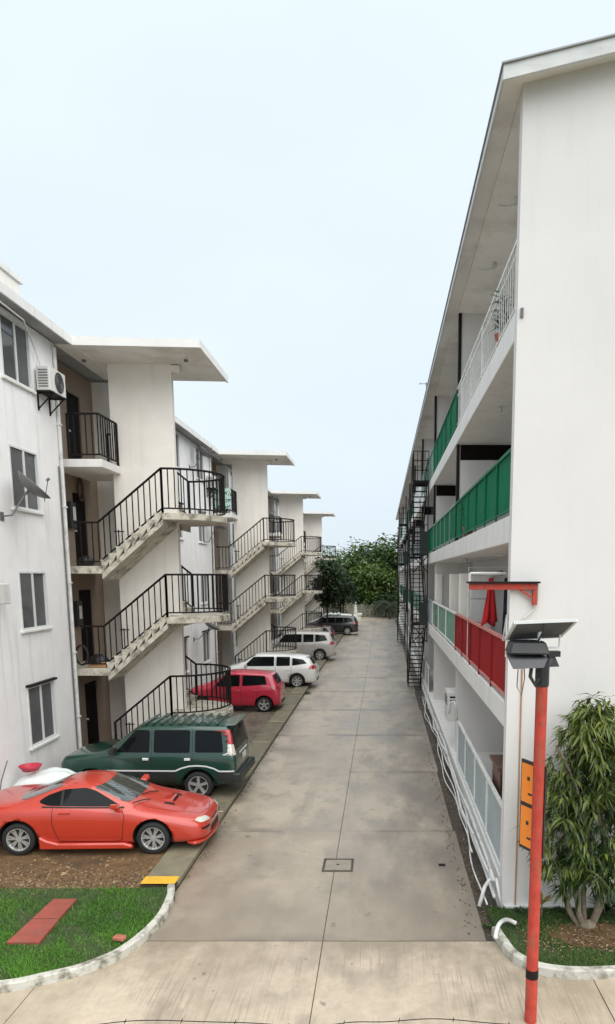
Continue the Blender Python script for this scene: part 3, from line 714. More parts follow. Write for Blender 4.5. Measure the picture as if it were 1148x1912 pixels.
def bar_rail(y0, y1, f, step=.19, h=.95, x=GX + .03):
    rl = MB(); rl.box(x - .02, x + .02, y0, y1, f + h - .03, f + h + .01); rl.box(x - .012, x + .012, y0, y1, f + h - .19, f + h - .165); rl.box(x - .012, x + .012, y0, y1, f + .07, f + .095)
    ro = rl.build('railing', 'white_paint', rb, at=(x, y0, f))
    n = int((y1 - y0) / step)
    for k in range(n + 1):
        y = y0 + (y1 - y0) * k / n
        if k % 9 == 0: MB().box(x - .018, x + .018, y - .018, y + .018, f, f + h - .03).build('post', 'white_paint', ro)
        else:
            o = new_obj('baluster', wbar, None, ro, (x, y, f + .095)); o.scale = (1, 1, h - .125)
    MB().box(x + .1, x + .104, y0 + .1, y1 - .1, f + .12, f + h - .2)
    return ro
bar_rail(GY + .22, 18.3, RF[3])
panel_rail(18.45, 26.2, RF[3], 'green_rail', 'green_rail')
panel_rail(GY + .22, 18.3, RF[2], 'green_rail', 'green_rail', 1.3)
panel_rail(18.32, 26.2, RF[2], 'green_rail', 'pale_green')
panel_rail(GY + .22, 17.9, RF[1], 'red_rail', 'pink_rail')
panel_rail(17.92, 26.2, RF[1], 'pale_green', 'slab_white', 2.7)
cols = [['green_rail', 'grey_sheet', 'pale_green'], ['pale_green', 'green_rail', 'grey_sheet'], ['green_rail', 'pale_green', 'white_paint']]
for k in (1, 2, 3):
    for j in range(1, 7): panel_rail(PY[j] + .1, PY[j + 1] - .1, RF[k], cols[k - 1][j % 3], cols[k - 1][j % 3], 2.0)
# ground floor: grey sheet fence behind the plinth
panel_rail(GY + .22, 17.0, RF[0], 'grey_sheet', 'white_paint', 1.7, 1.12)
for j in range(1, 7): panel_rail(PY[j] + .1 + (1.6 if j == 1 else 0), PY[j + 1] - .1, RF[0], 'grey_sheet', 'white_paint', 2.0, 1.0)
# ceiling lamps / pipes below the galleries
for k, (y, z) in enumerate(((12.2, RF[3] - .40), (14.3, RF[3] - .40), (12.6, RF[2] - .40), (13.0, RT - .03), (15.5, RT - .03), (19.5, RF[2] - .4), (20.2, RF[3] - .4))):
    q = MB(); q.tube([(GX + .45, y, z), (GX + .45, y, z - .1), (GX + .25, y, z - .13), (GX + .12, y, z - .11)], .010, 6); q.lathe([(.001, -.1), (.05, -.1), (.05, -.02), (.02, 0)], 10, c=(GX + .45, y, z))
    q.build('ceiling_lamp', 'fascia_grey', rb)
MB().bar((2.07, GY - .012, .10), (2.07, GY - .012, 3.9), .012, 6).build('conduit', 'cardboard', rb)
MB().box(1.90, 1.94, GY - .03, GY - .002, 8.72, 8.84).build('wall_light', 'dish_grey', rb)
MB().box(1.9, 13, GY - .05, GY - .003, .0, .115).build('base_pipe', 'pvc_white', rb)
# ================================================================== VEHICLES
def paint(name, col, rough=0.35, flake=0.06):
    return mat(name, col, rough, flake, 3.0, coat=1.0, spec=0.5, coatr=.08)
paint('paint_red', (0.50, 0.038, 0.018)); paint('paint_green', (0.005, 0.045, 0.03)); paint('paint_pink', (0.56, 0.018, 0.055))
paint('paint_white', (0.78, 0.78, 0.76)); paint('paint_silver', (0.50, 0.48, 0.46), .35); paint('paint_black', (0.02, 0.02, 0.022)); paint('paint_maroon', (0.07, 0.015, 0.015))
mat('car_glass', (0.006, 0.008, 0.009), 0.06, 0.2, 2, spec=0.16)
mat('screen_glass', (0.05, 0.06, 0.055), 0.03, 0.2, 2, spec=1.0, coat=1.0, coatr=.02)
mat('seam', (0.01, 0.01, 0.01), 0.6, 0.1, 5)
mat('dark_trim', (0.022, 0.026, 0.026), 0.5, 0.2, 5)
mat('chrome', (0.75, 0.75, 0.75), 0.15, 0.05, 5, metal=1.0)
mat('alloy', (0.62, 0.62, 0.61), 0.28, 0.08, 6, metal=0.6)
mat('lamp_clear', (0.72, 0.70, 0.62), 0.12, 0.25, 25, spec=0.8, coat=1)
mat('lamp_red', (0.45, 0.015, 0.02), 0.15, 0.2, 20, coat=1)
mat('plate', (0.70, 0.70, 0.66), 0.5, 0.1, 20)

def rounded(poly, r=.05, n=4):
    out_ = []; m = len(poly)
    for i in range(m):
        a, b, c = Vector(poly[i - 1]), Vector(poly[i]), Vector(poly[(i + 1) % m])
        rr = min(r, (a - b).length * .45, (c - b).length * .45)
        p = b + (a - b).normalized() * rr; q = b + (c - b).normalized() * rr
        for k in range(n + 1):
            t = k / n; out_.append(tuple(p * (1 - t) ** 2 + b * 2 * t * (1 - t) + q * t * t))
    return out_
class Car:
    def __init__(s, name, label, stations, loc, rz, paintm, axles, R, tw, group='cars parked along the left side', smooth_roof=True):
        s.root = thing(name, label, 'car', (0, 0, 0), group); s.axles = axles; s.R = R; s.tw = tw
        s.loc = loc; s.rz = rz; s.stations = stations
        vs = []; fs = []
        for (x, ym, zb, zs, ysh, zt, yt, zc) in stations:
            half = [(0, zb), (ym * .82, zb), (ym * .97, zb + .07), (ym, zb + (zs - zb) * .55), (ym * .985, zs - .09), (ysh, zs), (yt + (ysh - yt) * .22, zs + (zt - zs) * .80), (yt, zt), (yt * .55, zc - (zc - zt) * .12), (0, zc)]
            ring = [(x, y, z) for y, z in half] + [(x, -y, z) for y, z in half[-2:0:-1]]
            vs += ring
        n = len(ring); m = len(stations)
        for i in range(m - 1):
            for k in range(n): fs.append((i * n + k, i * n + (k + 1) % n, (i + 1) * n + (k + 1) % n, (i + 1) * n + k))
        hN = len(half)
        for base in (0, (m - 1) * n):
            for k in range(hN - 1):
                a, b = k, k + 1; a2, b2 = (n - k) % n, (n - k - 1) % n
                q = [base + a, base + b, base + b2, base + a2]; q2 = []
                for v in q:
                    if v not in q2: q2.append(v)
                if len(q2) > 2: fs.append(tuple(q2))
        me = bpy.data.meshes.new('cage'); me.from_pydata(vs, [], fs)
        bm = bmesh.new(); bm.from_mesh(me); bmesh.ops.recalc_face_normals(bm, faces=bm.faces); bm.to_mesh(me); bm.free()
        tmp = bpy.data.objects.new('cage', me); COL.objects.link(tmp)
        md = tmp.modifiers.new('s', 'SUBSURF'); md.levels = 2; md.render_levels = 2
        dg = bpy.context.evaluated_depsgraph_get(); sm = bpy.data.meshes.new_from_object(tmp.evaluated_get(dg))
        bm = bmesh.new(); bm.from_mesh(sm); s.bvh = BVHTree.FromBMesh(bm); bm.free()
        tmp.modifiers.clear(); tmp.data = sm
        # wheel wells
        cut = MB()
        for ax in axles:
            for sg in (-1, 1):
                y0, y1 = (sg * .45, sg * 1.3)
                prof = [(ax + (R + .065) * math.cos(t), R + .01 + (R + .065) * math.sin(t)) for t in [2 * PI * i / 36 for i in range(36)]]
                cut.extr(prof, 'y', min(y0, y1), max(y0, y1))
        cme = cut.mesh('cut'); co = bpy.data.objects.new('cut', cme); COL.objects.link(co)
        bd = tmp.modifiers.new('b', 'BOOLEAN'); bd.operation = 'DIFFERENCE'; bd.object = co; bd.solver = 'EXACT'
        dg = bpy.context.evaluated_depsgraph_get(); dg.update(); body = bpy.data.meshes.new_from_object(tmp.evaluated_get(dg))
        bpy.data.objects.remove(tmp); bpy.data.objects.remove(co)
        body.name = 'body'; body.materials.clear(); body.materials.append(MATS[paintm]); body.materials.append(MATS['dark_rubber'])
        for p in body.polygons:
            c = p.center; inside = any(abs(math.hypot(c.x - ax, c.z - R - .01)) < R + .062 for ax in axles) and c.z < 2 * R + .12
            well = any(abs(math.hypot(body.vertices[v].co.x - ax, body.vertices[v].co.z - R - .01) - (R + .065)) < .004 for v in p.vertices for ax in axles)
            deep = abs(c.y) < .5
            isin = inside or (well and abs(p.normal.z) + abs(p.normal.x) > .6 and abs(p.normal.y) < .3 and all(min(abs(math.hypot(body.vertices[v].co.x - ax, body.vertices[v].co.z - R - .01) - (R + .065)) for ax in axles) < .006 for v in p.vertices))
            p.material_index = 1 if isin else 0
            p.use_smooth = not isin
        s.body = new_obj('body', body, None, s.root, (0, 0, 0))
    def patch(s, poly, view, off=.005, step=.09):
        bm = bmesh.new(); f = bm.faces.new([bm.verts.new((a, b, 0)) for a, b in poly]); bmesh.ops.triangulate(bm, faces=bm.faces[:])
        for _ in range(4):
            es = [e for e in bm.edges if e.calc_length() > step]
            if not es: break
            bmesh.ops.subdivide_edges(bm, edges=es, cuts=1); bmesh.ops.triangulate(bm, faces=bm.faces[:])
        vs = []
        bm.verts.index_update()
        for v in bm.verts:
            a, b = v.co.x, v.co.y
            if view == 'L': o, d = Vector((a, 3, b)), Vector((0, -1, 0))
            elif view == 'R': o, d = Vector((a, -3, b)), Vector((0, 1, 0))
            elif view == 'F': o, d = Vector((5, a, b)), Vector((-1, 0, 0))
            elif view == 'B': o, d = Vector((-5, a, b)), Vector((1, 0, 0))
            else: o, d = Vector((a, b, 4)), Vector((0, 0, -1))
            h, n, _, _ = s.bvh.ray_cast(o, d)
            if h is None:
                h, n, _, _ = s.bvh.find_nearest(o + d * (2.6 if view in 'LR' else 3.0))
            if n.dot(d) > 0: n = -n
            vs.append(h + n * off)
        fs = [[v.index for v in f.verts] for f in bm.faces]; bm.free()
        return vs, fs
    def put(s, name, m, poly, views='L', off=.005, par=None, step=.09):
        res = []
        for vw in views:
            pl = poly
            if vw == 'G': pl, v2 = [(-a, b) for a, b in poly], 'F'      # mirrored front
            elif vw == 'C': pl, v2 = [(-a, b) for a, b in poly], 'B'
            else: v2 = vw
            vs, fs = s.patch(pl, v2, off, step); q = MB().add(vs, fs)
            me = q.mesh(name, True, 0, (0, 0, 0)); me.materials.append(MATS[m]); res.append(new_obj(name, me, None, par or s.root, (0, 0, 0)))
        return res
    def line(s, pts, views='LR', w=.010, m='seam', off=.004, name='panel_gap'):
        for a, b in zip(pts[:-1], pts[1:]):
            a, b = Vector(a), Vector(b); d = (b - a).normalized(); nrm = Vector((-d.y, d.x)) * w / 2
            s.put(name, m, [tuple(a - nrm), tuple(b - nrm), tuple(b + nrm), tuple(a + nrm)], views, off)
    def box(s, name, m, *b, bevel=.01, par=None):
        return MB().box(*b).build(name, m, par or s.root, bevel=bevel)
    def wheels(s, spokes=7, rim='alloy', style=1):
        R, w = s.R, .205
        rr = R * .70
        for ax in s.axles:
            for sg in (-1, 1):
                e = bpy.data.objects.new('wheel', None); COL.objects.link(e); e.parent = s.root; e.location = (ax, sg * (s.tw / 2), R); WORLD[e.name] = Vector(e.location)
                c = (ax, sg * s.tw / 2, R)
                h = w / 2
                ty = MB().lathe([(rr, -h * .8), (R * .93, -h), (R * .985, -h * .8), (R, -h * .5), (R, h * .5), (R * .985, h * .8), (R * .93, h), (rr, h * .8)], 32, 'y', c)
                ty.build('tyre', 'dark_rubber', e, smooth=True)
                q = MB(); o = sg
                q.lathe([(rr * 1.0, -o * h * .8), (rr * .94, -o * h * .7), (rr * .90, o * h * .5), (rr * .95, o * h * .84), (rr * 1.02, o * h * .86), (rr * 1.02, o * h * .78)], 32, 'y', c)
                q.lathe([(.001, o * h * .62), (R * .17, o * h * .62), (R * .19, o * h * .3)], 16, 'y', c)
                for k in range(spokes):
                    for dt in ((-.13, .13) if style == 2 else (0,)):
                        t = 2 * PI * k / spokes + dt + .3; a = .045 if style == 1 else .019
                        dx, dz = math.cos(t), math.sin(t); px, pz = -dz, dx
                        ri, ro = R * .12, rr * .95; pts = []
                        for yy in (o * h * .28, o * h * .60):
                            for rad, ww in ((ri, a * .8), (ro, a)):
                                for sg2 in (-1, 1): pts.append((c[0] + dx * rad + px * ww * sg2 * .8, c[1] + yy, c[2] + dz * rad + pz * ww * sg2 * .8))
                        q.hexa([pts[0], pts[1], pts[3], pts[2], pts[4], pts[5], pts[7], pts[6]])
                q.build('rim', rim, e)
                MB().lathe([(.001, o * h * .05), (rr * .9, o * h * .05)], 24, 'y', c).build('brake_disc', 'dark_trim', e)
    def done(s):
        s.root.location = s.loc; s.root.rotation_euler = (0, 0, s.rz)
    def under(s, x0, x1, y, z0, z1):
        s.box('underbody', 'dark_trim', x0, x1, -y, y, z0, z1, bevel=.03)

# ---------------------------------------------------------------- the orange red coupe, nose to the drive
ST = [(2.20, .50, .24, .45, .46, .50, .36, .51), (2.15, .66, .20, .53, .60, .575, .46, .59), (2.02, .77, .17, .60, .70, .645, .55, .665), (1.75, .845, .16, .67, .765, .715, .60, .74),
      (1.35, .868, .16, .74, .80, .79, .61, .82), (1.02, .868, .16, .80, .81, .855, .62, .89), (.88, .868, .16, .825, .81, .90, .63, .935), (.74, .868, .16, .835, .81, .965, .63, 1.0),
      (.17, .868, .16, .86, .81, 1.225, .545, 1.26), (.03, .868, .16, .865, .81, 1.25, .54, 1.29), (-.27, .868, .16, .875, .81, 1.265, .54, 1.312), (-.52, .868, .16, .88, .81, 1.24, .535, 1.285),
      (-.90, .868, .16, .885, .81, 1.095, .555, 1.14), (-1.26, .865, .17, .89, .80, .97, .60, 1.0), (-1.55, .855, .18, .89, .79, .935, .61, .955), (-2.0, .81, .21, .875, .74, .915, .60, .935),
      (-2.15, .74, .26, .82, .67, .875, .55, .895), (-2.20, .60, .32, .74, .55, .80, .45, .81)]
c = Car('parked_car', 'orange red two door coupe with hood scoop, nose out to the drive', ST, (-5.52, 13.18, .055), math.radians(1.5), 'paint_red', (1.225, -1.25), .305, 1.50)
c.put('side_window', 'car_glass', rounded([(.64, .905), (-.70, .932), (-.90, .985), (-.74, 1.09), (-.44, 1.19), (-.05, 1.215), (.14, 1.165)], .07), 'LR')
c.line([(-.44, .925), (-.46, 1.17)], w=.05, m='seam', off=.008, name='window_pillar')
c.line([(.70, .885), (-.80, .912)], w=.022, m='seam', off=.007, name='window_seal')
ws = c.put('windscreen', 'screen_glass', rounded([(-.66, .955), (.66, .955), (.545, 1.225), (-.545, 1.225)], .05), 'F', .006, step=.07)
c.put('rear_screen', 'screen_glass', rounded([(-.60, .985), (.60, .985), (.50, 1.235), (-.50, 1.235)], .06), 'B', .006, step=.07)
for t in (-.30, .22):
    q = MB().tube([(1.05, t, .90), (.94, t - .2, .945), (.86, t - .42, .965)], .010, 6); q.build('wiper', 'black_plastic', c.root)
c.line([(.66, .87), (.72, .74), (.66, .30), (.55, .25)]); c.line([(-.60, .905), (-.60, .60), (-.50, .28)]); c.line([(.55, .25), (-.50, .27)])
for sgn in (1, -1):
    c.box('door_handle', 'paint_red', -.48, -.27, sgn * .850 - .012, sgn * .850 + .03 * sgn + .012, .795, .83, bevel=.01)
    m = MB(); yy = sgn
    m.hexa([(x_ + .12, y_, z_) for x_, y_, z_ in [(.36, yy * .80, .90), (.52, yy * .80, .90), (.55, yy * .99, .925), (.40, yy * 1.0, .925), (.37, yy * .80, .965), (.50, yy * .80, .965), (.52, yy * .99, 1.03), (.41, yy * 1.0, 1.03)]])
    m.build('side_mirror', 'paint_red', c.root, bevel=.02)
    k = MB(); k.extr([(-.85, .13), (.86, .13), (.86, .20), (.70, .245), (-.50, .245), (-.70, .30), (-.85, .38)], 'y', sgn * .80, sgn * .905); k.build('side_skirt', 'paint_red', c.root, bevel=.025)
    c.box('exhaust', 'chrome', -2.26, -2.05, sgn * .45 - .04, sgn * .45 + .04, .19, .27, bevel=.02)
c.put('headlight', 'lamp_clear', rounded([(.36, .525), (.66, .545), (.70, .60), (.60, .628), (.40, .598)], .03), 'FG', .008, step=.05)
c.put('fog_slot', 'seam', rounded([(.40, .40), (.69, .42), (.69, .46), (.40, .445)], .015), 'FG', .006, step=.05)
c.put('air_intake', 'seam', rounded([(-.36, .26), (.36, .26), (.30, .37), (-.30, .37)], .03), 'F', .006, step=.06)
c.put('grille', 'seam', rounded([(-.26, .475), (.26, .475), (.22, .505), (-.22, .505)], .02), 'F', .006, step=.06)
lp = MB(); arc = [(2.02 + .27 * math.cos(t) - .06, .80 * math.sin(t)) for t in [-PI / 2 + PI * i / 16 for i in range(17)]]
lp.prism([(x, y) for x, y in arc] + [(x - .14, y * .9) for x, y in arc[::-1]], .16, .215); lp.build('front_lip', 'paint_red', c.root, bevel=.012)
sc_ = MB(); sc_.hexa([(1.20, -.20, .80), (1.46, -.20, .77), (1.46, .20, .77), (1.20, .20, .80), (1.22, -.17, .835), (1.43, -.18, .86), (1.43, .18, .86), (1.22, .17, .835)]); so = sc_.build('hood_scoop', 'paint_red', c.root, bevel=.02)
MB().box(1.455, 1.466, -.16, .16, .795, .85).build('scoop_mouth', 'seam', so)
for yy in (-.28, .28): c.put('hood_vent', 'seam', rounded([(1.30, yy - .05), (1.52, yy - .05), (1.48, yy + .05), (1.34, yy + .05)], .02), 'T', .006, step=.06)
c.line([(1.0, -.62), (1.5, -.60), (2.02, -.42), (2.10, 0), (2.02, .42), (1.5, .60), (1.0, .62)], 'T', w=.006)
c.put('tail_light', 'lamp_red', rounded([(.30, .70), (.66, .70), (.64, .80), (.30, .80)], .03), 'BC', .006, step=.06)
c.under(-1.7, 1.8, .70, .17, .30); c.wheels(7, 'alloy', 2); c.done()

# ---------------------------------------------------------------- dark green wagon, tail to the drive
def suv(name, label, loc, rz, pm, low, roofribs=True):
    S = [(1.98, .66, .42, .78, .62, .86, .52, .875), (1.92, .75, .34, .86, .70, .93, .58, .95), (1.80, .80, .31, .92, .76, .975, .62, 1.0), (1.3, .825, .30, 1.0, .79, 1.05, .64, 1.075), (.98, .825, .30, 1.03, .79, 1.09, .655, 1.115),
         (.84, .825, .30, 1.05, .79, 1.13, .66, 1.165), (.70, .825, .30, 1.055, .79, 1.22, .66, 1.25), (.22, .825, .30, 1.06, .79, 1.60, .63, 1.64), (.08, .825, .30, 1.06, .79, 1.665, .63, 1.71), (-.3, .825, .30, 1.06, .79, 1.70, .64, 1.755), (-1.2, .825, .30, 1.06, .79, 1.71, .645, 1.765), (-1.85, .825, .30, 1.06, .79, 1.70, .64, 1.755),
         (-2.0, .82, .32, 1.06, .785, 1.685, .63, 1.735), (-2.06, .815, .34, 1.05, .78, 1.60, .635, 1.64), (-2.13, .80, .36, 1.03, .765, 1.20, .66, 1.23), (-2.17, .78, .38, .96, .745, 1.02, .66, 1.03), (-2.20, .74, .42, .86, .70, .90, .62, .91)]
    c = Car(name, label, S, loc, rz, pm, (1.20, -1.30), .325, 1.46)
    for poly in ([(.62, 1.10), (-.18, 1.10), (-.18, 1.60), (.16, 1.60)], [(-.28, 1.10), (-1.12, 1.10), (-1.12, 1.61), (-.28, 1.61)], [(-1.24, 1.11), (-1.90, 1.11), (-1.84, 1.60), (-1.24, 1.61)]):
        c.put('side_window', 'car_glass', rounded(poly, .05), 'LR', .006)
    c.put('windscreen', 'screen_glass', rounded([(-.68, 1.17), (.68, 1.17), (.60, 1.63), (-.60, 1.63)], .05), 'F', .006)
    c.put('rear_window', 'car_glass', rounded([(-.64, 1.13), (.64, 1.13), (.56, 1.63), (-.56, 1.63)], .05), 'B', .008)
    c.line([(-.23, 1.64), (-.23, .50)]); c.line([(-1.18, 1.64), (-1.18, .75), (-1.02, .60)]); c.line([(.70, 1.08), (.74, .50)])
    # dark lower body with a silver strip that climbs over the arch
    def arch(ax): return [(ax + .46 * math.cos(t), .34 + .43 * math.sin(t)) for t in [PI * i / 8 for i in range(8, -1, -1)]]
    c.put('lower_cladding', low, [(-.80, .34), (.80, .34), (.80, .66), (-.80, .66)], 'LR', .004)
    c.put('lower_cladding', low, [(-2.14, .42), (-1.78, .42), (-1.70, .66), (-2.14, .66)], 'LR', .004)
    c.line([(.82, .68), (-.78, .68), (-.92, .745), (-1.1, .795), (-1.3, .81), (-1.5, .795), (-1.68, .745), (-1.80, .68), (-2.14, .68)], w=.035, m='alu', off=.010, name='trim_strip')
    for s in (1, -1):
        for x in (-.05, -1.02): c.box('door_handle', 'alu', x - .12, x + .02, s * .825 - .012 , s * .825 + .028 , .93, .985, bevel=.008)
        MB().hexa([(.55, s * .80, 1.09), (.72, s * .80, 1.09), (.70, s * 1.0, 1.10), (.56, s * 1.0, 1.10), (.55, s * .80, 1.22), (.68, s * .80, 1.22), (.66, s * 1.0, 1.26), (.56, s * 1.0, 1.26)]).build('side_mirror', 'black_plastic', c.root, bevel=.02)
    for s in 'LR':
        c.put('tail_light', 'lamp_red', rounded([(-2.005, 1.30), (-2.075, 1.30), (-2.03, 1.62), (-1.955, 1.62)], .015), s, .012, step=.06)
        c.put('reverse_light', 'lamp_clear', rounded([(-2.03, 1.06), (-2.10, 1.06), (-2.073, 1.295), (-2.003, 1.295)], .012), s, .012, step=.06)
    c.put('tail_light', 'lamp_red', rounded([(.66, 1.30), (.77, 1.30), (.70, 1.62), (.62, 1.62)], .02), 'BC', .012, step=.06)
    c.put('reverse_light', 'lamp_clear', rounded([(.67, 1.04), (.79, 1.04), (.77, 1.29), (.66, 1.29)], .02), 'BC', .012, step=.06)
    c.put('headlight', 'lamp_clear', rounded([(.40, .70), (.70, .70), (.68, .84), (.40, .84)], .03), 'FG', .008)
    c.box('rear_bumper', low, -2.30, -2.10, -.80, .80, .42, .62, bevel=.03); c.box('front_bumper', low, 1.88, 2.06, -.78, .78, .40, .60, bevel=.03)
    c.put('number_plate', 'plate', [(-.20, .82), (.20, .82), (.20, .96), (-.20, .96)], 'B', .012)
    c.put('garnish', 'alu', [(-.40, 1.0), (.40, 1.0), (.40, 1.045), (-.40, 1.045)], 'B', .012)
    if roofribs:
        for i in range(9):
            x = .0 - .215 * i
            c.box('roof_rib', pm, x - .035, x + .035, -.58, .58, 1.715, 1.772 if i else 1.755, bevel=.012)
        MB().hexa([(-1.96, -.64, 1.70), (-2.18, -.60, 1.72), (-2.18, .60, 1.72), (-1.96, .64, 1.70), (-1.96, -.62, 1.76), (-2.18, -.59, 1.745), (-2.18, .59, 1.745), (-1.96, .62, 1.76)]).build('roof_spoiler', pm, c.root, bevel=.01)
    c.under(-1.8, 1.8, .68, .28, .42); c.wheels(5, 'alloy', 1); c.done(); return c
suv('parked_car', 'dark green station wagon with silver side strip, tail toward the drive', (-5.55, 16.45, .055), PI - math.radians(1.5), 'paint_green', 'dark_trim')

def hatch(name, label, loc, rz, pm, L, Wd, Hh, wb, R, rails=False, wedge=0.0):
    """tall hatchback / people carrier from overall sizes"""
    hw = Wd / 2; fr = L / 2; bl = Hh * .60; z0 = .19
    S = [(fr, hw * .66, .28, Hh * .38, hw * .6, Hh * .43, hw * .45, Hh * .44), (fr - .06, hw * .83, .23, Hh * .46, hw * .76, Hh * .52, hw * .6, Hh * .53), (fr - .25, hw * .95, z0, Hh * .54, hw * .88, Hh * .60, hw * .7, Hh * .615),
         (fr - .62, hw, z0, Hh * .585, hw * .93, Hh * .645, hw * .73, Hh * .665), (fr - .86, hw, z0, bl, hw * .945, Hh * .70, hw * .75, Hh * .725), (fr - 1.00, hw, z0, bl, hw * .945, Hh * .76, hw * .745, Hh * .785),
         (fr - 1.50, hw, z0, bl + .01, hw * .945, Hh * .945, hw * .70, Hh * .965), (fr - 1.68, hw, z0, bl + .015, hw * .945, Hh * .965, hw * .70, Hh * .988), (-.2, hw, z0, bl + .025, hw * .945, Hh * .972, hw * .71, Hh), (-fr + .75, hw, z0, bl + .04, hw * .945, Hh * .955, hw * .70, Hh * .985),
         (-fr + .36, hw * .99, z0, bl + .045, hw * .93, Hh * .925, hw * .68, Hh * .955), (-fr + .27, hw * .985, z0 + .01, bl + .045, hw * .925, Hh * .88, hw * .68, Hh * .91), (-fr + .12, hw * .97, z0 + .03, bl + .02, hw * .90, Hh * .70, hw * .74, Hh * .72), (-fr + .04, hw * .93, z0 + .06, bl - .06, hw * .86, Hh * .585, hw * .72, Hh * .60), (-fr, hw * .84, z0 + .10, bl - .22, hw * .77, Hh * .50, hw * .66, Hh * .51)]
    if wedge: S = [tuple(list(q[:5]) + [q[5] - wedge * max(0, min(1, (-q[0] + .2) / fr)), q[6], q[7] - wedge * max(0, min(1, (-q[0] + .2) / fr))]) if q[5] > bl + .15 else q for q in S]
    c = Car(name, label, S, loc, rz, pm, (wb / 2 + .02, -wb / 2 + .02), R, Wd - .20)
    xb = fr - 1.0; xr = -fr + .42; zb_, zt_ = bl + .05, Hh * .90; mid = (xb + xr) / 2 - .02
    c.put('side_window', 'car_glass', rounded([(xb - .06, zb_), (mid + .06, zb_ + .01), (mid + .06, zt_ + .01), (xb - .50, zt_)], .04), 'LR', .006)
    if L > 4: 
        q = mid - .72
        c.put('side_window', 'car_glass', rounded([(mid - .04, zb_ + .01), (q + .05, zb_ + .02), (q + .05, zt_), (mid - .04, zt_ + .01)], .04), 'LR', .006)
        c.put('side_window', 'car_glass', rounded([(q - .05, zb_ + .03), (xr + .02, zb_ + .12), (xr + .20, zt_ - .05 - wedge * .8), (q - .05, zt_ - wedge * .45)], .04), 'LR', .006); c.line([(q, zt_ + .03), (q - .02, .62), (q + .12, .50)])
    else: c.put('side_window', 'car_glass', rounded([(mid - .04, zb_ + .02), (xr + .10, zb_ + .07), (xr + .18, zt_ - .03), (mid - .04, zt_)], .05), 'LR', .006); c.line([(mid - .62, zb_), (mid - .60, .50)])
    c.put('windscreen', 'screen_glass', rounded([(-hw * .78, Hh * .75), (hw * .78, Hh * .75), (hw * .68, Hh * .945), (-hw * .68, Hh * .945)], .05), 'F', .006)
    c.put('rear_window', 'car_glass', rounded([(-hw * .74, Hh * .68), (hw * .74, Hh * .68), (hw * .64, Hh * .885), (-hw * .64, Hh * .885)], .06), 'B', .008)
    c.line([(mid, zt_ + .03), (mid, .32)]); c.line([(xb + .02, bl), (xb + .02, .32)])
    for s in (1, -1):
        for x in (mid + .15, mid - .55): c.box('door_handle', pm, x - .10, x + .07, s * (hw - .01) - .014, s * (hw - .01) + .014 + s * .014, bl - .12, bl - .085, bevel=.008)
        MB().hexa([(xb - .22, s * hw * .93, bl + .04), (xb - .08, s * hw * .93, bl + .04), (xb - .10, s * (hw + .15), bl + .05), (xb - .22, s * (hw + .15), bl + .05), (xb - .22, s * hw * .93, bl + .15), (xb - .10, s * hw * .93, bl + .15), (xb - .12, s * (hw + .15), bl + .19), (xb - .21, s * (hw + .15), bl + .19)]).build('side_mirror', pm, c.root, bevel=.02)
    for vw in 'LR':
        c.put('tail_light', 'lamp_red', rounded([(-fr + .36, Hh * .56), (-fr + .09, Hh * .55), (-fr + .12, Hh * .64), (-fr + .30, Hh * .66)], .03), vw, .008, step=.06)
    c.put('tail_light', 'lamp_red', rounded([(hw * .62, Hh * .55), (hw * .88, Hh * .55), (hw * .84, Hh * .66), (hw * .70, Hh * .66)], .03), 'BC', .008, step=.06)
    c.put('headlight', 'lamp_clear', rounded([(hw * .45, Hh * .42), (hw * .80, Hh * .43), (hw * .82, Hh * .51), (hw * .5, Hh * .49)], .03), 'FG', .008)
    c.put('number_plate', 'plate', [(-.2, Hh * .40), (.2, Hh * .40), (.2, Hh * .475), (-.2, Hh * .475)], 'B', .010)
    c.put('bumper_insert', 'dark_trim', rounded([(-hw * .6, .27), (hw * .6, .27), (hw * .6, .40), (-hw * .6, .40)], .04), 'B', .008)
    c.put('fuel_cap', 'seam', [(-fr + .62 + .055 * math.cos(t), bl - .14 + .055 * math.sin(t)) for t in [2 * PI * i / 14 for i in range(14)]], 'R', .003)
    if rails:
        for s in (1, -1): MB().tube([(fr - 1.7, s * hw * .66, Hh * .965), (fr - 1.8, s * hw * .66, Hh + .02), (xr + .2, s * hw * .66, Hh + .015), (xr + .05, s * hw * .66, Hh * .95)], .016, 6).build('roof_rail', 'alu', c.root)
    c.under(-fr + .5, fr - .5, hw * .8, .18, .32); c.wheels(5 if L < 4 else 7, 'alloy', 1); c.done(); return c
PX = -3.35
hatch('parked_car', 'small crimson pink hatchback parked beside the green wagon', (-5.68, 26.85, .055), PI, 'paint_pink', 3.60, 1.60, 1.55, 2.375, .285, wedge=.04)
hatch('parked_car', 'white people carrier parked just past the pink hatchback', (-5.27, 32.75, .055), PI, 'paint_white', 4.42, 1.70, 1.58, 2.65, .31, wedge=.10)
hatch('parked_car', 'silver grey people carrier parked behind the white one', (-5.2, 43.3, .055), PI, 'paint_silver', 4.55, 1.76, 1.76, 2.75, .33)
hatch('parked_car', 'dark maroon low car parked in the far shadow past the silver carrier', (-5.8, 53.0, .055), PI, 'paint_maroon', 4.35, 1.72, 1.45, 2.6, .31)
hatch('parked_car', 'dark car with pale bundles on its roof, last along the drive', (-4.45, 62.2, .055), PI, 'paint_black', 4.6, 1.82, 1.66, 2.75, .34)
hatch('parked_car', 'white car half hidden behind the last dark car', (-4.75, 65.6, .055), PI, 'paint_white', 4.4, 1.75, 1.68, 2.65, .31)
t = thing('roof_bundle', 'pale lumpy bundles on the roof of the last dark car', 'bundle', (-4.4, 62.2, 1.72))
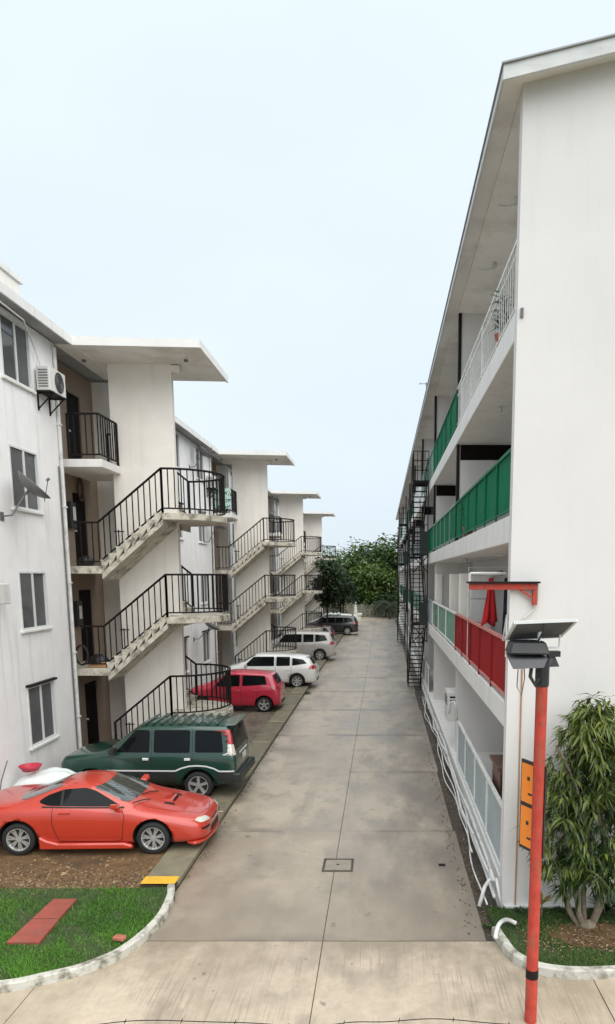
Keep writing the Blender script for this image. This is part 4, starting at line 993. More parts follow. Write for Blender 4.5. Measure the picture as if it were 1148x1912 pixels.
for k, (x, y, r) in enumerate(((-4.2, 61.9, .22), (-4.6, 62.4, .26), (-3.9, 62.5, .18), (-4.9, 61.9, .2))):
    b = MB().lathe([(.001, -.13), (r * .8, -.12), (r, 0), (r * .7, .11), (.001, .15)], 10, c=(x, y, 1.80)); b.build('bundle', 'tarp_white', t, smooth=True)
# ================================================================== THINGS ON AND AROUND THE LEFT BLOCK
def ac_unit(loc, w, h, d, label, face='x', fan=True, bracket=True):
    """outdoor unit: front toward +x when face='x'; loc = back, y start, bottom"""
    x, y, z = loc; t = thing('air_conditioner', label, 'air conditioner', loc, 'outdoor air conditioning units')
    MB().box(x, x + d, y, y + w, z, z + h).build('casing', 'ac_white', t, bevel=.015)
    if fan:
        g = MB(); c = (x + d + .004, y + w * .58, z + h * .5)
        for r in (.06, .12, .18, .235): g.tube([(c[0], c[1] + r * math.cos(a), c[2] + r * math.sin(a)) for a in [2 * PI * i / 20 for i in range(20)]], .006, 4, True)
        g.build('fan_grille', 'ac_grey', t)
        MB().lathe([(.001, .002), (.24, .002)], 24, 'x', (x + d, c[1], c[2])).build('fan_opening', 'dark_trim', t)
        s = MB()
        for k in range(7): s.box(x + .05, x + d - .05, y - .008, y + .002, z + h * (.14 + .11 * k), z + h * (.14 + .11 * k) + .03)
        s.build('side_louvre', 'ac_grey', t)
    else:
        s = MB()
        for k in range(3): s.box(x - .006, x + .003, y + .06, y + w - .06, z + h * (.76 - .11 * k), z + h * (.76 - .11 * k) + .05)
        for k in range(2): s.box(x + .06, x + d - .06, y - .006, y + .003, z + h * (.80 - .13 * k), z + h * (.80 - .13 * k) + .05)
        s.build('side_louvre', 'dark_trim', t)
    if bracket:
        b = MB()
        for yy in (y + .12, y + w - .12):
            b.box(WX + .002, x + d + .03, yy - .02, yy + .02, z - .05, z - .003); b.bar((WX + .02, yy, z - .38), (x + d - .02, yy, z - .05), .018); b.box(WX + .002, WX + .03, yy - .02, yy + .02, z - .42, z - .05)
        b.box(x, x + d, y - .02, y + w + .02, z - .028, z - .004)
        b.build('bracket', 'black_iron', t)
    return t
ac_unit((WX + .06, 17.02, 9.47), .82, .55, .32, 'white condenser unit on an iron bracket high on the near left wall')
ac_unit((WX + .06, 32.9, 9.2), .82, .55, .32, 'white condenser unit high on the wall beside the second stair tower')
ac_unit((WX + .03, 14.0, 4.62), .66, .42, .30, 'boxy window unit cut off by the left picture edge', fan=False, bracket=False)
ac_unit((1.78, 18.75, 1.25), .85, .80, .34, 'white louvred unit behind the ground floor pillar, right block', fan=False, bracket=False)
q = MB().tube([(WX + .40, 13, ZT - .1), (WX + .38, 14.6, ZT - .16), (WX + .36, 16.0, ZT - .2), (WX + .1, 16.9, ZT - .42), (WX + .06, 17.3, ZT - .8), (WX + .12, 17.45, 10.02)], .016, 6)
o = q.build('cable', 'pvc_white'); tagp(o, 'pale cable drooping from the eave to the near condenser', 'cable')
def dish(c, n, r, wallp, label):
    t = thing('satellite_dish', label, 'satellite dish', c, 'satellite dishes on the left block'); c = Vector(c); n = Vector(n).normalized()
    m = MB().lathe([(.001, 0), (r * .4, .02 * r / .3), (r * .75, .07 * r / .3), (r, .13 * r / .3), (r * 1.01, .115 * r / .3), (r * .75, .05 * r / .3), (r * .4, 0.003)], 28)
    M4 = Matrix.Translation(c) @ n.to_track_quat('Z', 'Y').to_matrix().to_4x4(); m.v = [tuple(M4 @ Vector(p)) for p in m.v]
    m.build('reflector', 'dish_grey', t, smooth=True)
    lo_ = c + n * r * 1.1 + M4.to_3x3() @ Vector((0, -r * .3, 0)); a = MB().bar(M4 @ Vector((0, -r * .9, .03)), lo_, .01); a.bar(lo_ - n * .04, lo_ + n * .04, .03, 8); a.build('feed_arm', 'dish_grey', t)
    w = Vector(wallp); b = MB().bar(c - n * .02, c - n * .10, .03); b.tube([c - n * .1, Vector((w.x + .22, w.y, w.z + .02)), w], .02, 6); b.box(w.x - .004, w.x + .015, w.y - .07, w.y + .07, w.z - .09, w.z + .09); b.build('mount', 'dish_grey', t)
dish((-7.62, 15.45, 7.02), (.60, .26, .72), .40, (WX + .005, 15.15, 6.45), 'tilted grey satellite dish in front of the near third floor window')
dish((-7.62, 32.7, 7.45), (.60, .2, .75), .40, (WX + .005, 32.2, 6.7), 'grey satellite dish on the wall short of the second tower, third floor')
dish((-7.62, 30.6, 10.3), (.60, .2, .75), .38, (WX + .005, 30.2, 9.7), 'grey satellite dish under the eave short of the second tower')
dish((-7.45, 30.0, 3.0), (.55, .1, .8), .42, (WX + .005, 29.8, 2.5), 'grey satellite dish above the ground floor windows, between the first two towers')
dish((-7.62, 48.0, 9.2), (.60, .2, .75), .38, (WX + .005, 47.6, 8.6), 'small dish short of the third stair tower')
# banner on the second tower's top balcony
m = bpy.data.materials.new('banner_print'); m.use_nodes = True; MATS['banner_print'] = m
n = m.node_tree.nodes; L = m.node_tree.links; b = n['Principled BSDF']; b.inputs['Roughness'].default_value = .5
co = n.new('ShaderNodeTexCoord'); mpn = n.new('ShaderNodeMapping'); mpn.inputs['Scale'].default_value = (14, 1, 9); L.new(co.outputs['Object'], mpn.inputs['Vector'])
nn = n.new('ShaderNodeTexNoise'); nn.inputs['Scale'].default_value = 1; nn.inputs['Detail'].default_value = 1; L.new(mpn.outputs['Vector'], nn.inputs['Vector'])
sx = n.new('ShaderNodeSeparateXYZ'); L.new(co.outputs['Object'], sx.inputs['Vector'])
wv = n.new('ShaderNodeMath'); wv.operation = 'SINE'; ml = n.new('ShaderNodeMath'); ml.operation = 'MULTIPLY'; ml.inputs[1].default_value = 20; L.new(sx.outputs['Z'], ml.inputs[0]); L.new(ml.outputs['Value'], wv.inputs[0])
ad = n.new('ShaderNodeMath'); ad.operation = 'MULTIPLY_ADD'; ad.inputs[1].default_value = .10; L.new(wv.outputs['Value'], ad.inputs[0]); L.new(nn.outputs['Fac'], ad.inputs[2])
r = n.new('ShaderNodeValToRGB'); r.color_ramp.elements[0].position = .54; r.color_ramp.elements[0].color = (.50, .66, .60, 1); r.color_ramp.elements[1].position = .60; r.color_ramp.elements[1].color = (.05, .16, .13, 1)
L.new(ad.outputs['Value'], r.inputs['Fac']); L.new(r.outputs['Color'], b.inputs['Base Color'])
o = MB().box(-7.98, -7.20, 33.985, 33.995, 8.36, 9.32).build('banner', 'banner_print', at=(-7.6, 33.99, 8.36)); tagp(o, 'pale green printed banner tied to the second tower top balcony', 'banner')
# hanging oval ring above a door, meters, bits on the landings
o = MB().tube([(RB + .05, 20.35 + .16 * math.cos(a), 7.62 + .30 * math.sin(a)) for a in [2 * PI * i / 20 for i in range(20)]], .035, 6, True).build('door_wreath', 'brown_door'); tagp(o, 'dark oval wreath above the third floor door, nearest tower', 'wreath')
for f, nm in ((FL[1], 'second'), (FL[2], 'third')):
    t = thing('electric_meter', 'dark meter box with pale dial left of the %s floor door, nearest tower' % nm, 'meter', (RB, 19.55, f + 1.2), 'electric meters by the doors')
    MB().box(RB + .003, RB + .14, 19.42, 19.78, f + 1.05, f + 1.75).build('casing', 'black_plastic', t, bevel=.015)
    MB().box(RB + .142, RB + .17, 19.52, 19.68, f + 1.25, f + 1.62).build('dial', 'ac_white', t, bevel=.02)
o = MB().tube([(-8.0 + .16 * math.cos(a), 18.42, FL[1] + .36 + .26 * math.sin(a)) for a in [2 * PI * i / 24 for i in range(24)]], .028, 6, True).build('bicycle_tyre', 'dark_rubber'); tagp(o, 'black tyre hung on the second floor landing rail, nearest tower', 'tyre')
def bundle(name, label, cat, c, rx, ry, rz, m):
    v = MB().lathe([(.001, -1), (.75, -.92), (1, -.3), (.85, .45), (.4, .9), (.001, 1)], 12); v.v = [(c[0] + x * rx * (1 + .12 * math.sin(7 * y)), c[1] + y * ry, c[2] + rz + z * rz) for x, y, z in v.v]
    o = v.build(name, m, smooth=True, at=c); tagp(o, label, cat); return o
bundle('cloth_bundle', 'dark bundle on the third floor landing, nearest tower', 'bundle', (-7.85, 18.75, FL[2]), .22, .2, .14, 'black_plastic')
bundle('cloth_bundle', 'dark bundle on the second floor landing, nearest tower', 'bundle', (-7.7, 18.8, FL[1]), .28, .2, .18, 'black_plastic')
o = MB().hexa([(-7.9, 18.55, FL[1] + .002), (-7.4, 18.5, FL[1] + .002), (-7.4, 18.75, FL[1] + .002), (-7.9, 18.8, FL[1] + .002), (-7.9, 18.55, FL[1] + .10), (-7.4, 18.5, FL[1] + .16), (-7.4, 18.75, FL[1] + .16), (-7.9, 18.8, FL[1] + .10)]).build('doormat', 'cardboard', bevel=.01); tagp(o, 'folded tan mat at the edge of the second floor landing', 'mat')
t = thing('roof_vent', 'cream box vent on the left block roof at the picture edge', 'roof vent', (-8.5, 16.3, 11.0))
MB().box(-8.95, -8.2, 15.7, 16.85, 11.02, 11.72).build('shaft', 'wall_cream', t, bevel=.01); MB().box(-9.0, -8.15, 15.65, 16.95, 11.722, 11.86).build('cap', 'slab_white', t, bevel=.01)
# heap by the coupe's tail
V = []; Fc = []; nx, ny = 26, 14
for j in range(ny + 1):
    for i in range(nx + 1):
        u, v = i / nx, j / ny; e = max(0, math.sin(PI * u) * math.sin(PI * v)) ** .22
        V.append((-8.05 + 1.75 * u, 14.12 + .98 * v, .06 + e * (.98 + .03 * math.sin(9 * u + 4 * v) + .025 * math.sin(17 * v - 6 * u)) + random.uniform(-.012, .012)))
k = nx + 1; Fc = [(j * k + i, j * k + i + 1, (j + 1) * k + i + 1, (j + 1) * k + i) for j in range(ny) for i in range(nx)]
o = MB().add(V, Fc).build('tarpaulin', 'tarp_white', smooth=True); tagp(o, 'white crumpled sheet heaped between the coupe tail and the wall', 'tarpaulin')
o = MB().lathe([(.001, 0), (.16, 0), (.22, .11), (.235, .115), (.225, .09), (.15, .02), (.001, .02)], 20, c=(-7.62, 14.62, 1.03)).build('basin', 'red_plastic', smooth=True); tagp(o, 'red plastic basin on the white sheet by the wall', 'basin')
o = MB().tube([(-8.06, 13.9, .05), (-7.98, 14.1, .95), (-7.9, 14.25, 1.35)], .012, 6).build('stick', 'dish_grey'); tagp(o, 'thin grey rod leaning on the near left wall', 'rod')

# ================================================================== ON THE GROUND
t = thing('stepping_slab', 'red painted slab in two pieces lying on the left lawn', 'slab', (-5.05, 9.8, .07))
def quad_prism(p, z0, z1): return MB().prism(p, z0, z1)
quad_prism([(-5.23, 10.43), (-4.86, 10.43), (-4.845, 9.80), (-5.255, 9.80)], .06, .125).build('slab_piece', 'red_board', t, bevel=.008)
quad_prism([(-5.256, 9.785), (-4.846, 9.785), (-4.82, 9.12), (-5.28, 9.12)], .06, .118).build('slab_piece', 'red_board', t, bevel=.008)
o = MB().hexa([(-3.80, 9.13, .126), (-3.64, 9.09, .126), (-3.61, 9.19, .126), (-3.77, 9.23, .126), (-3.80, 9.13, .185), (-3.64, 9.09, .185), (-3.61, 9.19, .185), (-3.77, 9.23, .185)]).build('brick', 'brick_red', bevel=.012); tagp(o, 'single broken red brick on the left kerb', 'brick')
t = thing('manhole_cover', 'square steel access cover on the long joint of the drive', 'manhole cover', (-.81, 12.0, .0))
f_ = MB(); a, b, c_, d = -1.08, -.53, 11.73, 12.28
for q in ((a, b, c_, c_ + .035), (a, b, d - .035, d), (a, a + .035, c_ + .035, d - .035), (b - .035, b, c_ + .035, d - .035)): f_.box(q[0], q[1], q[2], q[3], -.01, .014)
f_.build('frame', 'gutter_dark', t); MB().box(a + .045, b - .045, c_ + .045, d - .045, -.01, .011).build('cover', 'steel_cover', t, bevel=.003); MB().box(-.83, -.79, 11.99, 12.02, .012, .02).build('lifting_ring', 'black_iron', t)
o = MB().box(1.02, 1.14, 11.97, 12.06, -.01, .010).build('drain_cap', 'black_iron', bevel=.003); tagp(o, 'small dark drain cap near the right edge of the drive', 'drain cap')
# pipes along the right block plinth
def wavy(x, z, y0, y1, ax, az, ph, n=60):
    return [(x + ax * math.sin(.9 * t * (y1 - y0) + ph) + .5 * ax * math.sin(2.3 * t * (y1 - y0) + 2 * ph), y0 + (y1 - y0) * t, max(.02, z + az * math.sin(.7 * t * (y1 - y0) + 1.7 * ph))) for t in [i / n for i in range(n + 1)]]
for k, (x, z, r, y0, y1, ax, az, nm) in enumerate(((1.75, .46, .030, 10.35, 30, .015, .04, 'topmost white pipe along the right plinth'), (1.72, .36, .028, 10.5, 27, .03, .05, 'white pipe second from top along the right plinth'), (1.76, .25, .030, 10.3, 26, .02, .04, 'white pipe third from top along the right plinth'), (1.64, .12, .014, 10.2, 29, .05, .06, 'thin white hose looping outermost beside the right plinth'), (1.68, .2, .016, 12, 28, .045, .1, 'thin white hose tangled over the lower pipes, right plinth'))):
    o = MB().tube(wavy(x, z, y0, y1, ax, az, k * 1.3), r, 7).build('water_pipe', 'pvc_white', smooth=True); tagp(o, nm, 'pipe', 'pipes along the right plinth')
o = MB().tube([(1.80, 10.55, .42), (1.70, 10.5, .40), (1.62, 10.42, .33), (1.52, 10.30, .06)], .030, 8).build('pipe_stub', 'pvc_white', smooth=True); tagp(o, 'short white elbow pipe sticking out at the gable corner', 'pipe')
o = MB().tube([(1.85, 10.16, .10), (1.80, 10.18, .35), (1.77, 10.25, .55)], .022, 8).build('riser_pipe', 'pvc_white', smooth=True); tagp(o, 'thin white riser rising at the foot of the gable corner', 'pipe')
o = MB().tube(smooth_path([(1.60, 9.20, .13), (1.63, 9.33, .15), (1.70, 9.48, .20), (1.82, 9.58, .21), (1.96, 9.57, .16)], 5), .032, 8).build('bent_pipe', 'pvc_white', smooth=True); tagp(o, 'short bent white pipe lying over the end of the right kerb', 'pipe')
o = MB().tube([(1.86, 17.1, 1.62), (1.84, 17.15, 2.0), (1.80, 17.2, 2.08), (1.70, 17.25, 2.05), (1.68, 17.25, 1.75)], .03, 8).build('vent_pipe', 'pvc_white', smooth=True); tagp(o, 'white hooked vent pipe at the end of the grey fence', 'pipe')
t = thing('storage_cabinet', 'dark brown cabinet behind the grey ground floor fence', 'cabinet', (2.2, 11.6, .5))
MB().box(2.0, 3.0, 11.5, 12.3, .5, 1.92).build('carcass', 'cabinet_brown', t, bevel=.012); MB().box(1.95, 3.05, 11.45, 12.35, 1.922, 1.98).build('top', 'cabinet_brown', t, bevel=.008)
for x in (2.03, 2.52): MB().box(x, x + .45, 11.485, 11.499, .62, 1.45).build('door', 'cabinet_brown', t); MB().box(x, x + .45, 11.483, 11.499, 1.50, 1.85).build('drawer', 'dark_door', t)

LEAFQ = []
# ================================================================== RIGHT BLOCK, SECOND FLOOR GALLERY AND BRACKET
t = thing('steel_bracket', 'red steel wall bracket reaching past the gable corner', 'bracket', (2.2, GY - .06, 5.1))
bk = MB(); bk.box(1.25, 2.24, GY - .10, GY - .03, 5.00, 5.09); bk.build('beam', 'red_steel', t, bevel=.004)
MB().box(1.22, 2.27, GY - .15, GY - .01, 5.092, 5.118).build('top_plate', 'black_iron', t)
bk = MB(); bk.box(2.18, 2.24, GY - .09, GY - .02, 4.78, 4.998); bk.build('wall_leg', 'red_steel', t)
MB().bar((2.0, GY - .065, 5.0), (2.21, GY - .065, 4.86), .022, 4).build('brace', 'red_steel', t)
MB().tube([(2.245, GY - .06, 5.1), (2.26, GY - .06, 5.06), (2.26, GY - .05, 4.78), (2.2, GY - .04, 4.70), (2.06, GY - .03, 4.58)], .012, 6).build('cable_tail', 'pvc_white', t)
MB().tube([(1.26, GY - .06, 4.98), (1.26, GY - .06, 5.22), (1.30, GY + .1, 5.24), (1.86, GY + .4, 5.24)], .014, 6).build('pipe_hook', 'pvc_white', t)
o = MB().tube([(2.9, 12.0, 5.30), (2.1, 12.6, 5.22), (1.95, 13.2, 5.22), (1.95, 17.9, 5.25)], .006, 5).build('clothesline', 'pvc_white'); tagp(o, 'thin clothesline inside the red railed gallery', 'clothesline')
def cloth(name, label, x, y, w, z0, z1, m, taper=0.5, yaw=.4, amp=.03):
    V = []; nx, nz = 10, 10
    for j in range(nz + 1):
        for i in range(nx + 1):
            u, v = i / nx - .5, j / nz; ww = w * (taper + (1 - taper) * v) ; s = u * ww; dp = amp * math.sin(u * 14 + v * 2) * v
            V.append((x + s * math.cos(yaw) - dp * math.sin(yaw), y + s * math.sin(yaw) + dp * math.cos(yaw), z1 + (z0 - z1) * v - .05 * abs(u) * 2 * v * (1 - v) - (.05 * math.sin(u * 9)) * v))
    k = nx + 1; mb = MB().add(V, [(j * k + i, j * k + i + 1, (j + 1) * k + i + 1, (j + 1) * k + i) for j in range(nz) for i in range(nx)])
    o = mb.build(name, m, smooth=True); so = o.modifiers.new('thick', 'SOLIDIFY'); so.thickness = .008; tagp(o, label, 'laundry', 'laundry on the second floor gallery'); return o
cloth('towel', 'bright red towel hanging from the clothesline', 2.02, 13.1, .34, 4.30, 5.16, 'cloth_red', .25, .3, .05)
cloth('trousers', 'dark trousers hanging beside the red towel', 2.22, 12.5, .16, 4.02, 5.16, 'cloth_dark', .8, .4)
cloth('shirt', 'dark shirt hung nearest the gable corner', 2.16, 11.9, .22, 4.55, 5.18, 'cloth_dark', .6, .5)
cloth('jeans', 'pale blue jeans hanging behind the dark trousers', 2.28, 12.75, .13, 3.95, 4.8, 'cloth_blue', .8, .4)
t = thing('cardboard_box', 'brown carton standing below the red towel', 'box', (2.1, 13.4, RF[1])); MB().box(1.98, 2.34, 13.2, 13.6, RF[1], RF[1] + .62).build('carton', 'cardboard', t, bevel=.008)
t = thing('screen_door', 'white panelled screen standing at the end of the red gallery', 'screen', (2.5, 18.1, RF[1]))
for k in range(3): MB().box(2.28, 2.80, 18.10, 18.14, RF[1] + .08 + .62 * k, RF[1] + .66 + .62 * k).build('panel', 'slab_white', t, bevel=.01)
MB().box(2.25, 2.83, 18.145, 18.17, RF[1], RF[1] + 1.95).build('frame', 'white_paint', t)
o = MB().tube([(1.9, 15.5, RF[1]), (1.9, 15.5, 5.38), (2.9, 15.5, 5.38)], .018, 6).build('drying_stand', 'pvc_white'); tagp(o, 'white pipe stand behind the red railing', 'stand')
o = MB().bar((1.84, 10.6, 4.22), (1.84, 10.32, 4.62), .016).bar((1.84, 10.32, 4.62), (1.84, 10.32, 4.0), .014).build('rail_stay', 'pvc_white'); tagp(o, 'white stay at the near end of the red railing', 'stay')
# slatted blinds and pots on the upper galleries
for (y0_, y1_, z0_, z1_, nm, mm) in ((18.9, 21.4, RF[3] + 1.0, RF[3] + 2.45, 'pale slatted blind hanging on the top gallery past the dark post', 'tarp_white'), (27.0, 29.0, RF[2] + .95, RF[2] + 2.2, 'green slatted blind on the third floor gallery beside the fire escape', 'pale_green')):
    t = thing('slatted_blind', nm, 'blind', (GX + .12, y0_, z0_), 'blinds on the galleries')
    nS = 12
    for k in range(nS):
        z = z0_ + (z1_ - z0_) * k / nS; MB().hexa([(GX + .10, y0_, z), (GX + .13, y0_, z + .05), (GX + .13, y1_, z + .05), (GX + .10, y1_, z), (GX + .104, y0_, z), (GX + .134, y0_, z + .05), (GX + .134, y1_, z + .05), (GX + .104, y1_, z)]).build('slat', mm, t)
for (x_, y_, f_i, nm) in ((2.0, 16.6, 2, 'potted plant behind the green third floor railing'), (1.98, 12.2, 3, 'potted plant behind the white top railing'), (1.98, 24.6, 1, 'potted plant behind the pale green second floor railing')):
    t = thing('potted_plant', nm, 'plant', (x_, y_, RF[f_i])); c0 = Vector((x_, y_, RF[f_i]))
    MB().lathe([(.001, 0), (.09, 0), (.13, .24), (.14, .25), (.12, .25), (.001, .22)], 14, c=tuple(c0)).build('pot', 'brick_red', t, smooth=True)
    sp_ = []
    for k in range(60):
        a = random.uniform(0, 2 * PI); sp_.append((c0 + Vector((0, 0, .25 + .6 * random.random())), Vector((math.cos(a), math.sin(a), random.uniform(-.2, .9))), random.uniform(.15, .3), .03, random.random()))
    LEAFQ.append((t, c0, sp_))
# ------------------------------------------------ fire escapes
def fire_escape(y, label):
    t = thing('fire_escape', label, 'fire escape', (1.5, y, 0), 'steel fire escapes on the right block'); x0, x1 = 1.20, 1.82
    ya, yb = y, y + 4.0
    def fl(ya, za, yb, zb, n=15):
        g = MB()
        for x in (x0, x1 - .045): g.extr([(ya, za - .14), (yb, zb - .14), (yb, zb + .16), (ya, za + .16)], 'x', x, x + .045)
        for x in (x0 + .015, x1 - .015):
            g.bar((x, ya, za + 1.0), (x, yb, zb + 1.0), .018); 
            for k in range(3): q = k / 2; g.bar((x, ya + (yb - ya) * q, za + (zb - za) * q), (x, ya + (yb - ya) * q, za + (zb - za) * q + 1.0), .014)
        fo = g.build('flight', 'black_iron', t)
        for k in range(n):
            q = (k + .5) / n; yy = ya + (yb - ya) * q; zz = za + (zb - za) * q
            MB().box(x0 + .032, x1 - .032, yy - .11, yy + .11, zz, zz + .03).build('tread', 'black_iron', fo)
    def land(ya, yb, z, sheet=True):
        g = MB().box(x0, x1, ya, yb, z - .07, z)
        lo_ = g.build('landing', 'black_iron', t); r_ = MB()
        for (a, b) in (((x0 + .02, ya + .02), (x1 - .02, ya + .02)), ((x0 + .02, ya + .02), (x0 + .02, yb - .02))):
            for h in (.38, .75, 1.1): r_.bar((*a, z + h), (*b, z + h), .016)
            for k in range(5): q = k / 4; r_.bar((a[0] + (b[0] - a[0]) * q, a[1] + (b[1] - a[1]) * q, z), (a[0] + (b[0] - a[0]) * q, a[1] + (b[1] - a[1]) * q, z + 1.1), .013)
        r_.build('guard_rail', 'black_iron', lo_)
        if sheet: MB().box(x0 + .3, x1 - .02, ya - .006, ya + .006, z - .05, z + .85).build('kick_sheet', 'dark_trim', lo_)
    fl(yb, 0.02, ya, RF[1]); land(ya - 1.0, ya, RF[1]); fl(ya, RF[1], yb, RF[2]); land(yb, yb + 1.0, RF[2], False); land(ya - 1.0, ya - .02, RF[2] + .0); fl(yb, RF[2], ya, RF[3]); land(ya - 1.0, ya, RF[3], False)
    for x in (x0, x1 - .05):
        for yy, z0_ in ((ya - 1.0, RF[1] - .75), (yb + .95, 0)): MB().box(x, x + .04, yy, yy + .04, z0_, RF[3] - .08).build('post', 'black_iron', t)
    g = MB()
    for z in (RF[1], RF[2]):
        g.bar((x0 + .03, ya - .98, z - .1), (x1 - .03, ya - .98, z - .75), .018); g.bar((x1 - .03, ya - .98, z - .1), (x0 + .03, ya - .98, z - .75), .018)
    g.build('cross_brace', 'black_iron', t)
fire_escape(29.0, 'nearer black steel fire escape against the right block')
fire_escape(52.0, 'farther black steel fire escape near the end of the right block')
# TV aerial on the right roof edge
o = MB().bar((1.62, 27.0, 11.7), (1.62, 27.0, 12.25), .014).bar((1.35, 27.0, 12.2), (1.9, 27.0, 12.2), .01).bar((1.4, 26.85, 12.2), (1.4, 27.15, 12.2), .008).bar((1.6, 26.8, 12.2), (1.6, 27.2, 12.2), .008).bar((1.8, 26.85, 12.2), (1.8, 27.15, 12.2), .008).build('roof_aerial', 'dish_grey'); tagp(o, 'small aerial standing on the right roof edge', 'aerial')
# ================================================================== LAMP POST
PXp, PYp = 1.75, 7.55
t = thing('street_lamp', 'red pole with a solar panel and black floodlight, right foreground', 'street lamp', (PXp, PYp, 0))
MB().lathe([(.072, -.01), (.068, 1.5), (.066, 1.52), (.066, 4.22)], 14, c=(PXp, PYp, 0)).build('pole', 'red_steel', t, smooth=True)
MB().lathe([(.072, 4.0), (.078, 4.02), (.078, 4.30), (.05, 4.34), (.001, 4.34)], 14, c=(PXp, PYp, 0)).build('pole_cap', 'black_plastic', t)
hd = MB(); hd.hexa([(1.36, PYp - .10, 4.36), (1.80, PYp - .16, 4.36), (1.80, PYp + .22, 4.36), (1.36, PYp + .2, 4.36), (1.40, PYp - .05, 4.50), (1.76, PYp - .08, 4.50), (1.76, PYp + .18, 4.50), (1.40, PYp + .16, 4.50)])
h_ = hd.build('lamp_head', 'black_plastic', t, bevel=.02)
hd = MB(); hd.hexa([(1.40, PYp - .16, 4.21), (1.72, PYp - .20, 4.23), (1.78, PYp + .15, 4.355), (1.36, PYp + .12, 4.355), (1.37, PYp - .12, 4.30), (1.76, PYp - .16, 4.31), (1.78, PYp + .15, 4.359), (1.36, PYp + .12, 4.359)]); hd.build('lens_hood', 'panel_back', h_, bevel=.01)
hd = MB(); hd.box(1.80, 1.93, PYp - .05, PYp + .05, 4.33, 4.39); hd.hexa([(1.80, PYp - .06, 4.22), (1.93, PYp - .02, 4.22), (1.93, PYp + .04, 4.22), (1.80, PYp + .06, 4.22), (1.82, PYp - .03, 4.33), (1.88, PYp - .02, 4.33), (1.88, PYp + .02, 4.33), (1.82, PYp + .03, 4.33)]); hd.build('yoke', 'black_plastic', h_)
P0, P1, P2, P3 = Vector((1.375, PYp + .20, 4.515)), Vector((1.975, PYp + .20, 4.545)), Vector((2.04, PYp - .20, 4.75)), Vector((1.40, PYp - .20, 4.725))
nrm = (P1 - P0).cross(P3 - P0).normalized(); pn = MB().hexa([P0, P1, P2, P3, P0 + nrm * .03, P1 + nrm * .03, P2 + nrm * .03, P3 + nrm * .03]); po = pn.build('solar_panel', 'panel_back', t)
fr = MB()
for a, b in ((P0, P1), (P1, P2), (P2, P3), (P3, P0)): fr.bar(a + nrm * .015, b + nrm * .015, .022, 4)
fr.build('panel_frame', 'alu', po)
MB().tube([(1.70, PYp - .19, 4.71), (1.70, PYp - .16, 4.60), (1.68, PYp - .05, 4.5)], .010, 6).build('panel_cable', 'black_plastic', po)
MB().bar((1.70, PYp, 4.48), (1.72, PYp + .03, 4.65), .022).bar((1.95, PYp + .1, 4.42), (1.96, PYp + .12, 4.70), .010).bar((1.78, PYp + .05, 4.42), (1.95, PYp + .1, 4.42), .010).build('panel_stay', 'alu', t)
MB().tube([(1.62, PYp - .06, 4.25), (1.60, PYp - .09, 4.12), (1.66, PYp - .10, 4.02), (1.70, PYp - .09, 4.10)], .022, 6).build('loose_cable', 'black_plastic', t)
MB().tube([(1.48, PYp - .02, 4.22), (1.47, PYp - .03, 4.0), (1.52, PYp - .04, 3.9), (1.55, PYp - .04, 4.1), (1.54, PYp - .04, 4.22)], .006, 5).build('loose_wire', 'panel_back', t)
MB().lathe([(.075, .55), (.075, .66)], 14, c=(PXp, PYp, 0)).build('strap', 'black_iron', t)
# two orange notice boards strapped to the pole
sg_ = thing('notice_board', 'two orange notices in a black frame strapped behind the red pole', 'notice board', (1.72, PYp + .08, 2.0))
ca = math.radians(-62)
def rp(u, d, z): return (1.745 + u * math.cos(ca) - d * math.sin(ca), PYp + .085 + u * math.sin(ca) + d * math.cos(ca), z)
def rbox(u0, u1, d0, d1, z0, z1): return MB().hexa([rp(u0, d0, z0), rp(u1, d0, z0), rp(u1, d1, z0), rp(u0, d1, z0), rp(u0, d0, z1), rp(u1, d0, z1), rp(u1, d1, z1), rp(u0, d1, z1)])
rbox(-.27, .15, 0, .02, 2.03, 3.10).build('backing', 'black_plastic', sg_)
for z0, z1 in ((2.07, 2.55), (2.60, 3.06)):
    nb = rbox(-.25, .13, -.006, -.001, z0, z1).build('notice', 'orange_sign', sg_)
    for u, z, w, h in ((-.15, z0 + .27, .045, .045), (-.13, z0 + .10, .07, .025)):
        rbox(u, u + w, -.009, -.0065, z, z + h).build('print_mark', 'dark_trim', nb)
# barbed wire in front of the camera's wall
P = []
for i in range(80):
    x = -1.6 + 3.4 * i / 79; P.append((x, 3.0 + .03 * math.sin(5 * x), 3.115 + .03 * math.exp(-((x + .15) / .14) ** 2) + .008 * math.sin(9 * x)))
w = MB().tube(P, .0022, 5)
for i in range(3, 80, 6):
    p = Vector(P[i])
    for a in (.6, 2.2): d = Vector((.2, math.cos(a), math.sin(a))) * .012; w.bar(p - d, p + d, .0018, 4)
o = w.build('barbed_wire', 'black_iron'); tagp(o, 'strand of barbed wire along the bottom of the picture', 'barbed wire')

# ================================================================== PLANTS AND TREES
def leaf_blades(spec):
    """spec: list of (pos, dir, length, width, tint) -> verts, faces, tints; each leaf a folded two-part blade"""
    V = []; Fc = []; T = []
    for p, d, l, w, tn in spec:
        d = d.normalized(); s = d.cross(Vector((random.uniform(-.3, .3), random.uniform(-.3, .3), 1)))
        if s.length < 1e-3: s = Vector((1, 0, 0))
        s.normalize(); up = s.cross(d); k = len(V); m1 = p + d * l * .45 + up * l * .04; tip = p + d * l - Vector((0, 0, l * .18))
        V += [p, m1 + s * w, m1 - s * w, tip, m1 - up * w * .35]
        Fc += [(k, k + 1, k + 4), (k, k + 4, k + 2), (k + 1, k + 3, k + 4), (k + 4, k + 3, k + 2)]; T += [tn] * 4
    return V, Fc, T
for t_, c_0, sp_ in LEAFQ:
    V, Fc, T = leaf_blades(sp_); tri_cloud('leaves', 'leaf_tree', [v - c_0 for v in V], Fc, T, t_, c_0)
